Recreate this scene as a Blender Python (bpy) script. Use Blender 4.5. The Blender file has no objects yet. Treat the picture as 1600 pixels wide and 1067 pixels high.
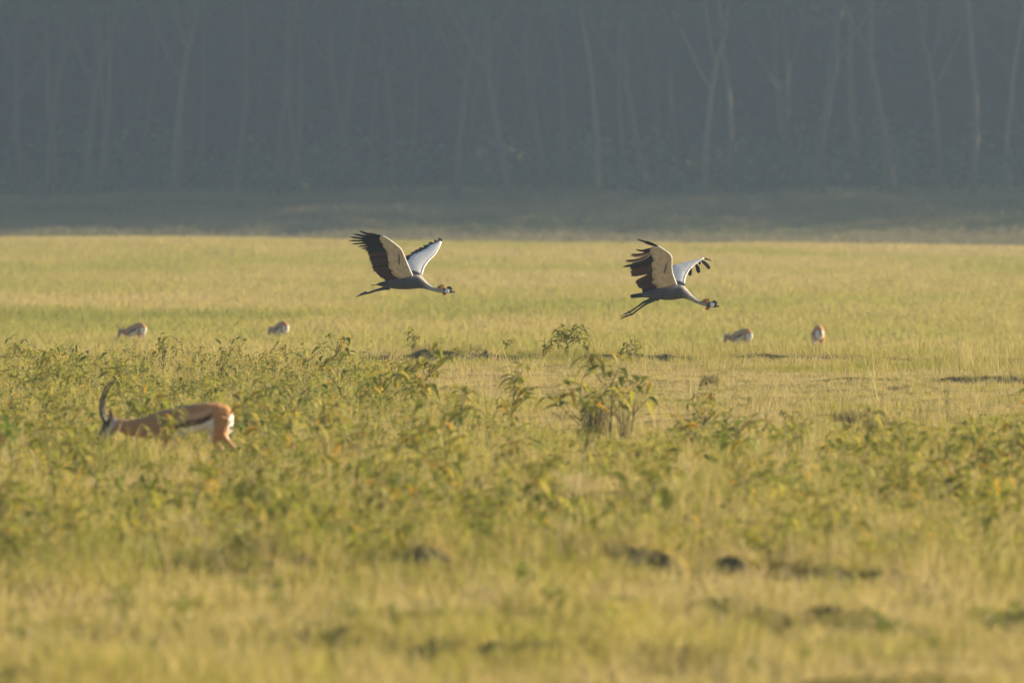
import bpy, math, random
import numpy as np
from mathutils import Vector, Matrix

random.seed(7)
rng = np.random.default_rng(7)
S = bpy.context.scene
COL = S.collection

# ------------------------------------------------------------------ camera
F = 26667.0          # focal length in pixels of the 1600 px wide photograph
H = 2.43             # lens height (from a vehicle)
YH = 269.0           # row of the level horizon
cam_d = bpy.data.cameras.new('camera')
cam = bpy.data.objects.new('camera', cam_d)
COL.objects.link(cam)
cam_d.sensor_fit = 'HORIZONTAL'
cam_d.sensor_width = 36.0
cam_d.lens = 600.0
cam_d.clip_start = 1.0
cam_d.clip_end = 6000.0
cam.location = (0, 0, H)
cam.rotation_euler = (math.radians(90) - (533.5 - YH) / F, 0, 0)
cam_d.dof.use_dof = True
cam_d.dof.focus_distance = 213.0
cam_d.dof.aperture_fstop = 7.8
S.camera = cam

# ------------------------------------------------------------------ sky, sun, exposure
SUN_EL, SUN_AZ = 19.0, 20.0          # elevation; degrees beyond the right-hand side
el, az = math.radians(SUN_EL), math.radians(SUN_AZ)
SUN = Vector((math.cos(el) * math.cos(az), math.cos(el) * math.sin(az), math.sin(el)))
W = bpy.data.worlds.new('World')
S.world = W
W.use_nodes = True
wn = W.node_tree
bgn = next(n for n in wn.nodes if n.type == 'BACKGROUND')
sky = wn.nodes.new('ShaderNodeTexSky')
sky.sky_type = 'NISHITA'
sky.sun_disc = False
sky.sun_elevation = el
sky.sun_rotation = math.radians(90 - SUN_AZ)
sky.air_density = 1.0
sky.dust_density = 1.5
wn.links.new(sky.outputs['Color'], bgn.inputs['Color'])
bgn.inputs['Strength'].default_value = 0.078
sun_d = bpy.data.lights.new('sun', 'SUN')
sun_d.energy = 5.0
sun_d.angle = math.radians(0.6)
sun_d.color = (1.0, 0.83, 0.57)
sun = bpy.data.objects.new('sun', sun_d)
COL.objects.link(sun)
sun.rotation_euler = SUN.to_track_quat('Z', 'Y').to_euler()
vs = S.view_settings
vs.view_transform = 'Standard'
vs.look = 'None'
vs.gamma = 1.0
vs.use_curve_mapping = False
vs.exposure = 0.98
S.cycles.use_denoising = True
S.cycles.max_bounces = 5
S.cycles.transparent_max_bounces = 4
S.cycles.volume_bounces = 0

# ------------------------------------------------------------------ helpers
def link(o, parent=None):
    COL.objects.link(o)
    if parent is not None:
        o.parent = parent
    return o

def tag(o, label=None, cat=None, group=None, kind=None):
    if label: o['label'] = label
    if cat: o['category'] = cat
    if group: o['group'] = group
    if kind: o['kind'] = kind
    return o

def mesh(name, verts, faces, mat=None, smooth=True, attrs=None, cols=None):
    me = bpy.data.meshes.new(name)
    me.from_pydata([tuple(v) for v in verts], [], [tuple(f) for f in faces])
    if smooth:
        me.polygons.foreach_set('use_smooth', np.ones(len(me.polygons), bool))
    if attrs:
        for k, (dom, vals) in attrs.items():
            a = me.attributes.new(k, 'FLOAT', dom)
            a.data.foreach_set('value', np.asarray(vals, np.float32))
    if cols is not None:
        a = me.attributes.new('coat', 'FLOAT_COLOR', 'POINT')
        c = np.ones((len(cols), 4), np.float32)
        c[:, :3] = cols
        a.data.foreach_set('color', c.ravel())
    if mat is not None:
        me.materials.append(mat)
    me.update()
    return me

def obj(name, me, parent=None):
    return link(bpy.data.objects.new(name, me), parent)

def empty(name, loc=(0, 0, 0), rz=0.0, sc=1.0):
    o = bpy.data.objects.new(name, None)
    o.empty_display_size = 0.1
    COL.objects.link(o)
    o.location = loc
    o.rotation_euler = (0, 0, rz)
    o.scale = (sc, sc, sc)
    return o

class MB:
    """collects geometry for one mesh"""
    def __init__(s):
        s.v, s.f, s.r = [], [], []
    def add(s, v, f, r=0.0):
        n = len(s.v)
        s.v += [tuple(p) for p in v]
        s.f += [tuple(i + n for i in q) for q in f]
        s.r += [r] * len(v)
    def tube(s, pts, rad, sides=6, r=0.0, cap=True, flat=1.0):
        """swept tube; rad may be a list of r or (r_side, r_up)"""
        pts = [Vector(p) for p in pts]
        n = len(pts)
        V, Fc = [], []
        ref = Vector((0, 1, 0))
        for i, p in enumerate(pts):
            t = (pts[min(i + 1, n - 1)] - pts[max(i - 1, 0)]).normalized()
            a = ref - t * ref.dot(t)
            if a.length < 1e-3:
                a = Vector((1, 0, 0)) - t * t.x
            a.normalize()
            b = t.cross(a)
            q = rad[i] if isinstance(rad, (list, tuple)) else rad
            ra, rb = q if isinstance(q, (list, tuple)) else (q, q)
            for k in range(sides):
                an = 2 * math.pi * k / sides
                V.append(p + a * (ra * math.cos(an)) + b * (rb * math.sin(an)))
        for i in range(n - 1):
            for k in range(sides):
                k2 = (k + 1) % sides
                Fc.append((i * sides + k, i * sides + k2, (i + 1) * sides + k2, (i + 1) * sides + k))
        if cap:
            Fc.append(tuple(range(sides - 1, -1, -1)))
            Fc.append(tuple((n - 1) * sides + k for k in range(sides)))
        s.add(V, Fc, r)
    def me(s, name, mat, smooth=True):
        return mesh(name, s.v, s.f, mat, smooth, {'rnd': ('POINT', s.r)})

def h2(ix, iy, seed):
    n = (ix.astype(np.int64) * 374761393 + iy.astype(np.int64) * 668265263 + seed * 1442695041) & 0xffffffff
    n = ((n ^ (n >> 13)) * 1274126177) & 0xffffffff
    return ((n ^ (n >> 16)) & 0xffff) / 65535.0

def noise(x, y, seed=0):
    x = np.asarray(x, float); y = np.asarray(y, float)
    ix, iy = np.floor(x), np.floor(y)
    fx, fy = x - ix, y - iy
    fx = fx * fx * (3 - 2 * fx); fy = fy * fy * (3 - 2 * fy)
    a, b = h2(ix, iy, seed), h2(ix + 1, iy, seed)
    c, d = h2(ix, iy + 1, seed), h2(ix + 1, iy + 1, seed)
    return (a * (1 - fx) + b * fx) * (1 - fy) + (c * (1 - fx) + d * fx) * fy

def fbm(x, y, seed=0, o=3):
    t, w, s = 0, 0, 1.0
    for i in range(o):
        t = t + noise(np.asarray(x) * 2 ** i, np.asarray(y) * 2 ** i, seed + i * 17) * s
        w += s; s *= .5
    return t / w

def sstep(a, b, x):
    t = np.clip((np.asarray(x, float) - a) / (b - a), 0, 1)
    return t * t * (3 - 2 * t)

# ------------------------------------------------------------------ terrain height
PY = np.array([-80, 60, 221, 228, 245, 300, 360, 450, 560, 700, 745, 800, 900, 950, 966, 976, 1003, 1060, 1500], float)
PZ = np.array([0, 0, 0, -.04, -.40, -1.22, -1.40, -1.28, -1.05, -.70, -.80, -1.2, -2.0, -2.1, -1.95, -1.3, 1.15, 2.2, 6.], float)

def interp_smooth(y):
    y = np.asarray(y, float)
    out = 0
    for k, w in ((-1, .25), (0, .5), (1, .25)):
        out = out + w * np.interp(y + k * np.clip(np.abs(y) * .008, 0.5, 8), PY, PZ)
    return out

def bank(x, y, y0, h, tail, rise=.10):
    t = y - y0
    return h * sstep(0, rise, t) * (1 - sstep(tail * .25, tail, t))

def gate(px, a, b, s=12):
    return sstep(a - s, a + s, px) * (1 - sstep(b - s, b + s, px))

def bank_fields(x, y):
    """(height added) of the eroded little banks that face the lens"""
    yy = np.maximum(y, 20)
    px = 800 + x / yy * F
    h = 0
    n1 = noise(x * 1.3, y * 0 + 3.3, 5); n2 = noise(x * 4.0, y * 0 + 1.7, 6)
    y0 = 219.2 + 2.2 * (n1 - .5) + .35 * (n2 - .5)
    hh = ( .05 * gate(px, 610, 660) +
          .09 * gate(px, 770, 960, 25) + .085 * gate(px, 955, 1035, 20) + .07 * gate(px, 1035, 1110) + .075 * gate(px, 1120, 1330, 30) + .03 * gate(px, 1330, 1700, 30))
    n3 = noise(x * 1.1, y * 0 + 9.1, 8)
    hh = hh * np.clip(.25 + .9 * n2 + .8 * (n3 - .3), .1, 1.5)
    hh = hh + (.15 * gate(px, 655, 772, 16) + .07 * gate(px, 565, 620, 14)) * (.75 + .5 * n2)
    h = h + bank(x, y, y0, hh, 6.0)
    y1 = 197 + 1.6 * (n1 - .5)
    h = h + bank(x, y, y1, (.10 * gate(px, 1465, 1800, 25) + .05 * gate(px, 1290, 1420, 30)) * (.8 + .4 * n2), 5.0)
    y2 = 100.8 + 1.0 * (n1 - .5) + .3 * (n2 - .5)
    h2_ = (.19 * gate(px, 950, 1070, 28) + .14 * gate(px, 1110, 1170, 26) + .13 * gate(px, 1230, 1330, 34) + .14 * gate(px, 640, 700, 26) +
           .15 * gate(px, 375, 495, 30) + .10 * gate(px, 100, 200, 14) + .05 * gate(px, 770, 940, 20) + .05 * gate(px, 1340, 1500, 30))
    h = h + bank(x, y, y2, h2_ * (.5 + .6 * n2), 4.5, .10)
    y3 = 90.3 + .3 * (n2 - .5)
    h = h + bank(x, y, y3, .05 * gate(px, 1262, 1325, 14), .8, .12)
    y4 = 83.2 + .4 * (n2 - .5)
    h = h + bank(x, y, y4, .05 * gate(px, 90, 160, 8) + .05 * gate(px, 420, 490, 8) + .05 * gate(px, 760, 900, 10), 1.0, .08)
    return h

def gz(x, y):
    x = np.asarray(x, float); y = np.asarray(y, float)
    z = interp_smooth(y)
    near = 1 - sstep(220, 260, y)
    hum = sstep(.5, .8, fbm(x / .55, y / 1.1, 23, 2))
    z = z + near * (.05 * (fbm(x / 1.6, y / 3.2, 21) - .5) + .075 * hum * sstep(240, 100, y) + .10 * sstep(.48, .75, fbm(x / 1.5, y / 3.5, 29, 2)) * sstep(150, 120, y) + .10 * (fbm(x / 6, y / 14, 31) - .5) * sstep(40, 90, y))
    far = sstep(300, 420, y) * (1 - sstep(930, 960, y))
    z = z + far * (.30 * (fbm(x / 14, y / 40, 41) - .5) + .10 * (fbm(x / 3, y / 6, 43) - .5))
    z = z - far * sstep(500, 700, y) * .0085 * np.clip(x, -40, 40)
    z = z - .15 * sstep(310, 335, y) * (1 - sstep(395, 440, y)) * sstep(0, 3, x)
    z = z + sstep(950, 975, y) * .5 * (fbm(x / 9, y / 9, 47) - .5)
    z = z + bank_fields(x, y)
    return z

def gz1(x, y):
    return float(gz(np.array([x]), np.array([y]))[0])

def at(px, d):
    """ground point under image column px at distance d"""
    x = (px - 800) / F * d
    return (x, d, gz1(x, d))

def dist(py):
    return F * H / (py - YH)

# ------------------------------------------------------------------ materials
def new_mat(name):
    m = bpy.data.materials.new(name)
    m.use_nodes = True
    nt = m.node_tree
    for n in list(nt.nodes):
        nt.nodes.remove(n)
    out = nt.nodes.new('ShaderNodeOutputMaterial')
    return m, nt, out

def ramp(nt, stops, interp='LINEAR'):
    r = nt.nodes.new('ShaderNodeValToRGB')
    r.color_ramp.interpolation = interp
    e = r.color_ramp.elements
    while len(e) < len(stops):
        e.new(0.5)
    for q, (p, c) in zip(e, stops):
        q.position = p
        q.color = (*c, 1)
    return r

def mathn(nt, op, a, b=None):
    n = nt.nodes.new('ShaderNodeMath')
    n.operation = op
    for i, v in enumerate((a, b)):
        if v is None: continue
        if isinstance(v, (int, float)): n.inputs[i].default_value = v
        else: nt.links.new(v, n.inputs[i])
    return n.outputs[0]

def mixc(nt, fac, a, b, mode='MIX'):
    n = nt.nodes.new('ShaderNodeMix')
    n.data_type = 'RGBA'
    n.blend_type = mode
    for s, v in (('Factor', fac), ('A', a), ('B', b)):
        i = next(q for q in n.inputs if q.name == s and (q.type == 'RGBA' if s != 'Factor' else q.type == 'VALUE'))
        if isinstance(v, (int, float)): i.default_value = v
        elif isinstance(v, tuple): i.default_value = (*v, 1)
        else: nt.links.new(v, i)
    return next(q for q in n.outputs if q.type == 'RGBA')

def attr(nt, name, typ='GEOMETRY'):
    a = nt.nodes.new('ShaderNodeAttribute')
    a.attribute_type = typ
    a.attribute_name = name
    return a

def leafy(nt, out, color, trans=0.4, rough=.6, spec=.25):
    d = nt.nodes.new('ShaderNodeBsdfPrincipled')
    d.inputs['Roughness'].default_value = rough
    d.inputs['Specular IOR Level'].default_value = spec
    t = nt.nodes.new('ShaderNodeBsdfTranslucent')
    mx = nt.nodes.new('ShaderNodeMixShader')
    mx.inputs[0].default_value = trans
    nt.links.new(color, d.inputs['Base Color'])
    nt.links.new(color, t.inputs['Color'])
    nt.links.new(d.outputs[0], mx.inputs[1])
    nt.links.new(t.outputs[0], mx.inputs[2])
    nt.links.new(mx.outputs[0], out.inputs['Surface'])

def mat_grass(name, tan, green, trans=.4, straw=(.50, .40, .20)):
    m, nt, out = new_mat(name)
    ti = attr(nt, 'tint', 'INSTANCER').outputs['Fac']
    r = attr(nt, 'rnd').outputs['Fac']
    f = mathn(nt, 'ADD', ti, mathn(nt, 'MULTIPLY', mathn(nt, 'SUBTRACT', r, .5), .5))
    rp = ramp(nt, [(0, straw), (.28, tan), (.65, green), (1, tuple(c * .75 for c in green))])
    nt.links.new(f, rp.inputs[0])
    leafy(nt, out, rp.outputs[0], trans)
    return m

def mat_leaf(name, stops, trans=.4, spec=.25):
    m, nt, out = new_mat(name)
    oi = nt.nodes.new('ShaderNodeObjectInfo')
    r = attr(nt, 'rnd').outputs['Fac']
    f = mathn(nt, 'FRACT', mathn(nt, 'ADD', oi.outputs['Random'], r))
    rp = ramp(nt, stops)
    nt.links.new(f, rp.inputs[0])
    tc = nt.nodes.new('ShaderNodeTexCoord')
    nz = nt.nodes.new('ShaderNodeTexNoise')
    nz.inputs['Scale'].default_value = 18
    nt.links.new(tc.outputs['Object'], nz.inputs['Vector'])
    c = mixc(nt, mathn(nt, 'MULTIPLY', nz.outputs['Fac'], .4), rp.outputs[0], mixc(nt, .5, rp.outputs[0], (.20, .16, .06)))
    leafy(nt, out, c, trans, .7, spec)
    return m

def mat_plain(name, col, rough=.7, vary=.25, scale=30, bump=0.0, trans=0.0, spec=.3, own=0.0):
    m, nt, out = new_mat(name)
    tc = nt.nodes.new('ShaderNodeTexCoord')
    nz = nt.nodes.new('ShaderNodeTexNoise')
    nz.inputs['Scale'].default_value = scale
    nz.inputs['Detail'].default_value = 4
    nt.links.new(tc.outputs['Object'], nz.inputs['Vector'])
    rp = ramp(nt, [(.25, tuple(c * (1 - vary) for c in col)), (.75, tuple(min(1, c * (1 + vary)) for c in col))])
    nt.links.new(nz.outputs['Fac'], rp.inputs[0])
    if own:
        oi = nt.nodes.new('ShaderNodeObjectInfo')
        nt.links.new(mathn(nt, 'ADD', mathn(nt, 'MULTIPLY', nz.outputs['Fac'], 1 - own), mathn(nt, 'MULTIPLY', oi.outputs['Random'], own)), rp.inputs[0])
    if trans > 0:
        leafy(nt, out, rp.outputs[0], trans, rough)
        return m
    b = nt.nodes.new('ShaderNodeBsdfPrincipled')
    b.inputs['Roughness'].default_value = rough
    b.inputs['Specular IOR Level'].default_value = spec
    nt.links.new(rp.outputs[0], b.inputs['Base Color'])
    if bump:
        bp = nt.nodes.new('ShaderNodeBump')
        bp.inputs['Strength'].default_value = bump
        bp.inputs['Distance'].default_value = .01
        nt.links.new(nz.outputs['Fac'], bp.inputs['Height'])
        nt.links.new(bp.outputs[0], b.inputs['Normal'])
    nt.links.new(b.outputs[0], out.inputs['Surface'])
    return m

def mat_coat(name, scale=60, vary=.2, stretch=(1, 1, 1), trans=0.0):
    m, nt, out = new_mat(name)
    a = attr(nt, 'coat')
    tc = nt.nodes.new('ShaderNodeTexCoord')
    mp = nt.nodes.new('ShaderNodeMapping')
    mp.inputs['Scale'].default_value = stretch
    nz = nt.nodes.new('ShaderNodeTexNoise')
    nz.inputs['Scale'].default_value = scale
    nz.inputs['Detail'].default_value = 5
    nt.links.new(tc.outputs['Object'], mp.inputs[0])
    nt.links.new(mp.outputs[0], nz.inputs['Vector'])
    rp = ramp(nt, [(.2, (1 - vary,) * 3), (.8, (1 + vary,) * 3)])
    nt.links.new(nz.outputs['Fac'], rp.inputs[0])
    c = mixc(nt, 1.0, a.outputs['Color'], rp.outputs[0], 'MULTIPLY')
    b = nt.nodes.new('ShaderNodeBsdfPrincipled')
    b.inputs['Roughness'].default_value = .75
    b.inputs['Specular IOR Level'].default_value = .2
    b.inputs['Sheen Weight'].default_value = .15
    nt.links.new(c, b.inputs['Base Color'])
    bp = nt.nodes.new('ShaderNodeBump')
    bp.inputs['Strength'].default_value = .5
    bp.inputs['Distance'].default_value = .006
    nt.links.new(nz.outputs['Fac'], bp.inputs['Height'])
    nt.links.new(bp.outputs[0], b.inputs['Normal'])
    nt.links.new(b.outputs[0], out.inputs['Surface'])
    return m

def mat_ground():
    m, nt, out = new_mat('ground_soil_and_turf')
    tc = nt.nodes.new('ShaderNodeTexCoord')
    def nz(scale, sx, sy, detail=5):
        mp = nt.nodes.new('ShaderNodeMapping')
        mp.inputs['Scale'].default_value = (sx, sy, 1)
        n = nt.nodes.new('ShaderNodeTexNoise')
        n.inputs['Scale'].default_value = scale
        n.inputs['Detail'].default_value = detail
        nt.links.new(tc.outputs['Object'], mp.inputs[0])
        nt.links.new(mp.outputs[0], n.inputs['Vector'])
        return n.outputs['Fac']
    big = nz(.12, 1, .35)
    mid = nz(1.2, 1, .4)
    fine = nz(14, 1, .6)
    c1 = ramp(nt, [(.35, (.31, .24, .07)), (.65, (.23, .215, .045))])
    nt.links.new(big, c1.inputs[0])
    c2 = ramp(nt, [(.3, (.75, .72, .62)), (.7, (1.12, 1.08, 1.0))])
    nt.links.new(mid, c2.inputs[0])
    c3 = ramp(nt, [(.3, (.7, .7, .7)), (.7, (1.25, 1.22, 1.15))])
    nt.links.new(fine, c3.inputs[0])
    c = mixc(nt, 1.0, c1.outputs[0], c2.outputs[0], 'MULTIPLY')
    c = mixc(nt, 1.0, c, c3.outputs[0], 'MULTIPLY')
    s = attr(nt, 'soil').outputs['Fac']
    sc = ramp(nt, [(.3, (.085, .075, .042)), (.7, (.17, .145, .07))])
    nt.links.new(nz(9, 1, 1), sc.inputs[0])
    c = mixc(nt, s, c, sc.outputs[0])
    b = nt.nodes.new('ShaderNodeBsdfPrincipled')
    b.inputs['Roughness'].default_value = .95
    b.inputs['Specular IOR Level'].default_value = .1
    nt.links.new(c, b.inputs['Base Color'])
    bp = nt.nodes.new('ShaderNodeBump')
    bp.inputs['Strength'].default_value = 1.0
    bp.inputs['Distance'].default_value = .06
    nt.links.new(fine, bp.inputs['Height'])
    nt.links.new(bp.outputs[0], b.inputs['Normal'])
    nt.links.new(b.outputs[0], out.inputs['Surface'])
    return m

M = {}
M['ground'] = mat_ground()
M['grass'] = mat_grass('savanna_grass', (.485, .38, .13), (.33, .33, .052), .45, (.54, .445, .22))
M['plain_grass'] = mat_grass('plain_grass', (.49, .39, .115), (.365, .36, .056), .48, (.52, .42, .17))
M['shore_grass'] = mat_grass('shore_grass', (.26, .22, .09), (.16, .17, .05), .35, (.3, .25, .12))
M['tussock'] = mat_leaf('tussock_blades', [(0, (.13, .13, .05)), (.5, (.20, .17, .07)), (.8, (.30, .22, .09)), (1, (.40, .31, .14))], .25)
WEED = [(0, (.17, .205, .025)), (.30, (.27, .30, .035)), (.58, (.43, .40, .06)), (.82, (.53, .45, .09)), (.90, (.13, .16, .025)), (.96, (.55, .38, .04)), (1, (.60, .32, .035))]
M['weed'] = mat_leaf('weed_leaf', WEED, .42)
M['fresh'] = mat_leaf('fresh_weed_leaf', [(0, (.11, .19, .02)), (.5, (.17, .26, .03)), (.9, (.26, .32, .045)), (1, (.50, .36, .04))], .45)
M['stem'] = mat_plain('weed_stem', (.24, .20, .09), .7, .3, 12)
M['bark'] = mat_leaf('acacia_bark', [(0, (.055, .054, .04)), (.5, (.085, .08, .055)), (.85, (.14, .125, .085)), (1, (.22, .195, .125))], 0, 0)
M['tree_leaf'] = mat_leaf('acacia_foliage', [(0, (.035, .05, .018)), (.6, (.05, .065, .022)), (1, (.07, .08, .03))], .1, 0)
M['wood_leaf'] = mat_leaf('wood_foliage', [(0, (.022, .034, .016)), (.6, (.036, .048, .02)), (1, (.055, .066, .03))], .05, 0)
M['bush_leaf'] = mat_leaf('thicket_foliage', [(0, (.06, .09, .035)), (.6, (.10, .13, .05)), (1, (.16, .19, .075))], .2, 0)

# ------------------------------------------------------------------ the ground sheet
def build_ground():
    rows = np.unique(np.concatenate([
        np.linspace(-80, 70, 10), np.arange(72, 99, .5), np.arange(82.6, 84.6, .06), np.arange(89.8, 91.3, .05), np.arange(99, 104.5, .045), np.arange(104.5, 194, .5),
        np.arange(194, 201, .07), np.arange(201, 216, .4), np.arange(216, 224, .05), np.arange(224, 300, 1.5),
        np.arange(300, 760, 4), np.arange(760, 1010, 4), np.arange(1010, 1100, 10), np.linspace(1100, 1500, 9)]))
    s = np.linspace(-1, 1, 321)
    outer = np.array([1.15, 1.4, 2, 3.5, 7])
    vx, vy = [], []
    cols = np.concatenate([-outer[::-1], s, outer])
    X = np.zeros((len(rows), len(cols) + 2)); Y = np.repeat(rows[:, None], len(cols) + 2, 1)
    for i, y in enumerate(rows):
        w = .030 * max(y, 60) * 1.3 + 2.5
        X[i, 1:-1] = cols * w
        X[i, 0], X[i, -1] = -760, 760
    Z = gz(X, Y)
    e = .02
    B = bank_fields(X, Y)
    sl = np.abs(bank_fields(X, Y + e) - bank_fields(X, Y - e)) / (2 * e)
    soil = sstep(.25, .7, sl)
    n, m = X.shape
    V = np.stack([X, Y, Z], -1).reshape(-1, 3)
    idx = np.arange(n * m).reshape(n, m)
    Fc = np.stack([idx[:-1, :-1], idx[:-1, 1:], idx[1:, 1:], idx[1:, :-1]], -1).reshape(-1, 4)
    me = bpy.data.meshes.new('ground')
    me.vertices.add(len(V)); me.vertices.foreach_set('co', V.ravel())
    me.loops.add(Fc.size); me.loops.foreach_set('vertex_index', Fc.ravel())
    me.polygons.add(len(Fc))
    me.polygons.foreach_set('loop_start', np.arange(0, Fc.size, 4))
    me.polygons.foreach_set('use_smooth', np.ones(len(Fc), bool))
    me.update(calc_edges=True)
    a = me.attributes.new('soil', 'FLOAT', 'POINT')
    a.data.foreach_set('value', soil.ravel().astype(np.float32))
    me.materials.append(M['ground'])
    o = obj('ground', me)
    tag(o, 'flat savanna ground of dry turf with small eroded earth banks', 'ground', kind='structure')
build_ground()

# ------------------------------------------------------------------ scatter by geometry nodes
def proto_collection(name, meshes):
    c = bpy.data.collections.new(name)
    for i, me in enumerate(meshes):
        o = bpy.data.objects.new('%s_%02d' % (name, i), me)
        c.objects.link(o)
    return c

def scatter(name, pts, rot, sc, idx, tint, coll, label, cat):
    me = bpy.data.meshes.new(name)
    me.vertices.add(len(pts))
    me.vertices.foreach_set('co', np.asarray(pts, np.float32).ravel())
    for k, v, t in (('rot', rot, 'FLOAT_VECTOR'), ('sc', sc, 'FLOAT_VECTOR'), ('idx', idx, 'INT'), ('tint', tint, 'FLOAT')):
        a = me.attributes.new(k, t, 'POINT')
        a.data.foreach_set('vector' if t == 'FLOAT_VECTOR' else 'value', np.asarray(v, np.int32 if t == 'INT' else np.float32).ravel())
    me.update()
    o = obj(name, me)
    ng = bpy.data.node_groups.new(name + '_scatter', 'GeometryNodeTree')
    ng.interface.new_socket('Geometry', in_out='INPUT', socket_type='NodeSocketGeometry')
    ng.interface.new_socket('Geometry', in_out='OUTPUT', socket_type='NodeSocketGeometry')
    gi, go = ng.nodes.new('NodeGroupInput'), ng.nodes.new('NodeGroupOutput')
    ci = ng.nodes.new('GeometryNodeCollectionInfo')
    ci.inputs['Collection'].default_value = coll
    ci.inputs['Separate Children'].default_value = True
    ci.inputs['Reset Children'].default_value = True
    ip = ng.nodes.new('GeometryNodeInstanceOnPoints')
    ip.inputs['Pick Instance'].default_value = True
    def na(n, t):
        q = ng.nodes.new('GeometryNodeInputNamedAttribute')
        q.data_type = t
        q.inputs['Name'].default_value = n
        return next(s for s in q.outputs if s.enabled and s.name == 'Attribute')
    ng.links.new(gi.outputs[0], ip.inputs['Points'])
    ng.links.new(ci.outputs[0], ip.inputs['Instance'])
    ng.links.new(na('idx', 'INT'), ip.inputs['Instance Index'])
    ng.links.new(na('rot', 'FLOAT_VECTOR'), ip.inputs['Rotation'])
    ng.links.new(na('sc', 'FLOAT_VECTOR'), ip.inputs['Scale'])
    ng.links.new(ip.outputs[0], go.inputs[0])
    md = o.modifiers.new('scatter', 'NODES')
    md.node_group = ng
    tag(o, label, cat, kind='stuff')
    return o

def tuft(n, h, spread, width, lean=.5, seed=0, mat=None, name='grass_tuft', hv=.5, seedhead=0.0):
    r = random.Random(seed)
    V, Fc, R = [], [], []
    for _ in range(n):
        a, q = r.uniform(0, 6.283), spread * math.sqrt(r.random())
        bx, by = q * math.cos(a), q * math.sin(a)
        hh = h * r.uniform(1 - hv, 1 + hv * .6)
        la = r.uniform(0, 6.283); ln = hh * lean * r.uniform(.1, 1.0)
        dx, dy = math.cos(la) * ln, math.sin(la) * ln
        wa = r.uniform(0, 3.1416); w = width * r.uniform(.6, 1.3)
        wx, wy = math.cos(wa) * w / 2, math.sin(wa) * w / 2
        k = len(V); rv = r.random()
        for t, ww in ((-.03, 1), (.45, .85), (.8, .5)):
            cx, cy, cz = bx + dx * t * t, by + dy * t * t, hh * (t - .12 * t * t * lean)
            V += [(cx - wx * ww, cy - wy * ww, cz), (cx + wx * ww, cy + wy * ww, cz)]
        V.append((bx + dx, by + dy, hh * (1 - .2 * lean)))
        R += [rv] * 7
        Fc += [(k, k + 1, k + 3, k + 2), (k + 2, k + 3, k + 5, k + 4), (k + 4, k + 5, k + 6)]
    return mesh(name, V, Fc, mat, True, {'rnd': ('POINT', R)})

def spread_points(y0, y1, density, margin=1.25, extra=2.0, dens_fn=None):
    """random points over the strip y0..y1 of the view fan, density per m2"""
    w1 = .030 * y1 * margin + extra
    n = int(density * (y1 - y0) * 2 * w1)
    x = rng.uniform(-w1, w1, n); y = rng.uniform(y0, y1, n)
    k = np.abs(x) < .030 * y * margin + extra
    x, y = x[k], y[k]
    if dens_fn is not None:
        k = rng.random(len(x)) < dens_fn(x, y)
        x, y = x[k], y[k]
    return x, y

def pxof(x, y):
    return 800 + x / y * F

def on_bank(x, y):
    e = .03
    return np.abs(bank_fields(x, y + e) - bank_fields(x, y - e)) / (2 * e) > .22

def rots(n, tilt=.15):
    return np.stack([rng.normal(0, tilt, n), rng.normal(0, tilt, n), rng.uniform(0, 6.283, n)], -1)

def weed_density(x, y):
    """where the broad-leaved weeds stand thick"""
    px = pxof(x, y)
    py = YH + F * H / y
    edge = 535 + 110 * (fbm(x * .6, y * .08, 61) - .5)
    left = sstep(edge + 60, edge - 60, px + (570 - py) * -.6) * sstep(540, 575, py)
    left = np.clip(sstep(0, 1, (edge + (py - 560) * 1.8 - px) / 110 + .5), 0, 1) * sstep(219, 204, y)
    y = y - 13 * np.clip(fbm(x / 1.3, x * 0 + 7.7, 77, 3) - .42, -.1, 1) * (y < 125)
    band = sstep(100.5, 103, y) * sstep(150, 138, y + np.where(px > 1000, -4, 10))
    d = np.maximum(left * sstep(100.5, 103, y), band)
    return d * np.clip(3.4 * fbm(x / .9, y / 3.2, 71, 2) - 1.15, .04, 1.2)

# ---- near meadow grass
short = [tuft(34, .11, .17, .006, .9, i, M['grass']) for i in range(5)]
tall = [tuft(26, .26, .13, .006, .55, 20 + i, M['grass']) for i in range(4)]
stalk = [tuft(4, .50, .05, .006, .25, 40 + i, M['grass'], hv=.35) for i in range(3)]
near_coll = proto_collection('meadow_tufts', short + tall + stalk)

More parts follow.
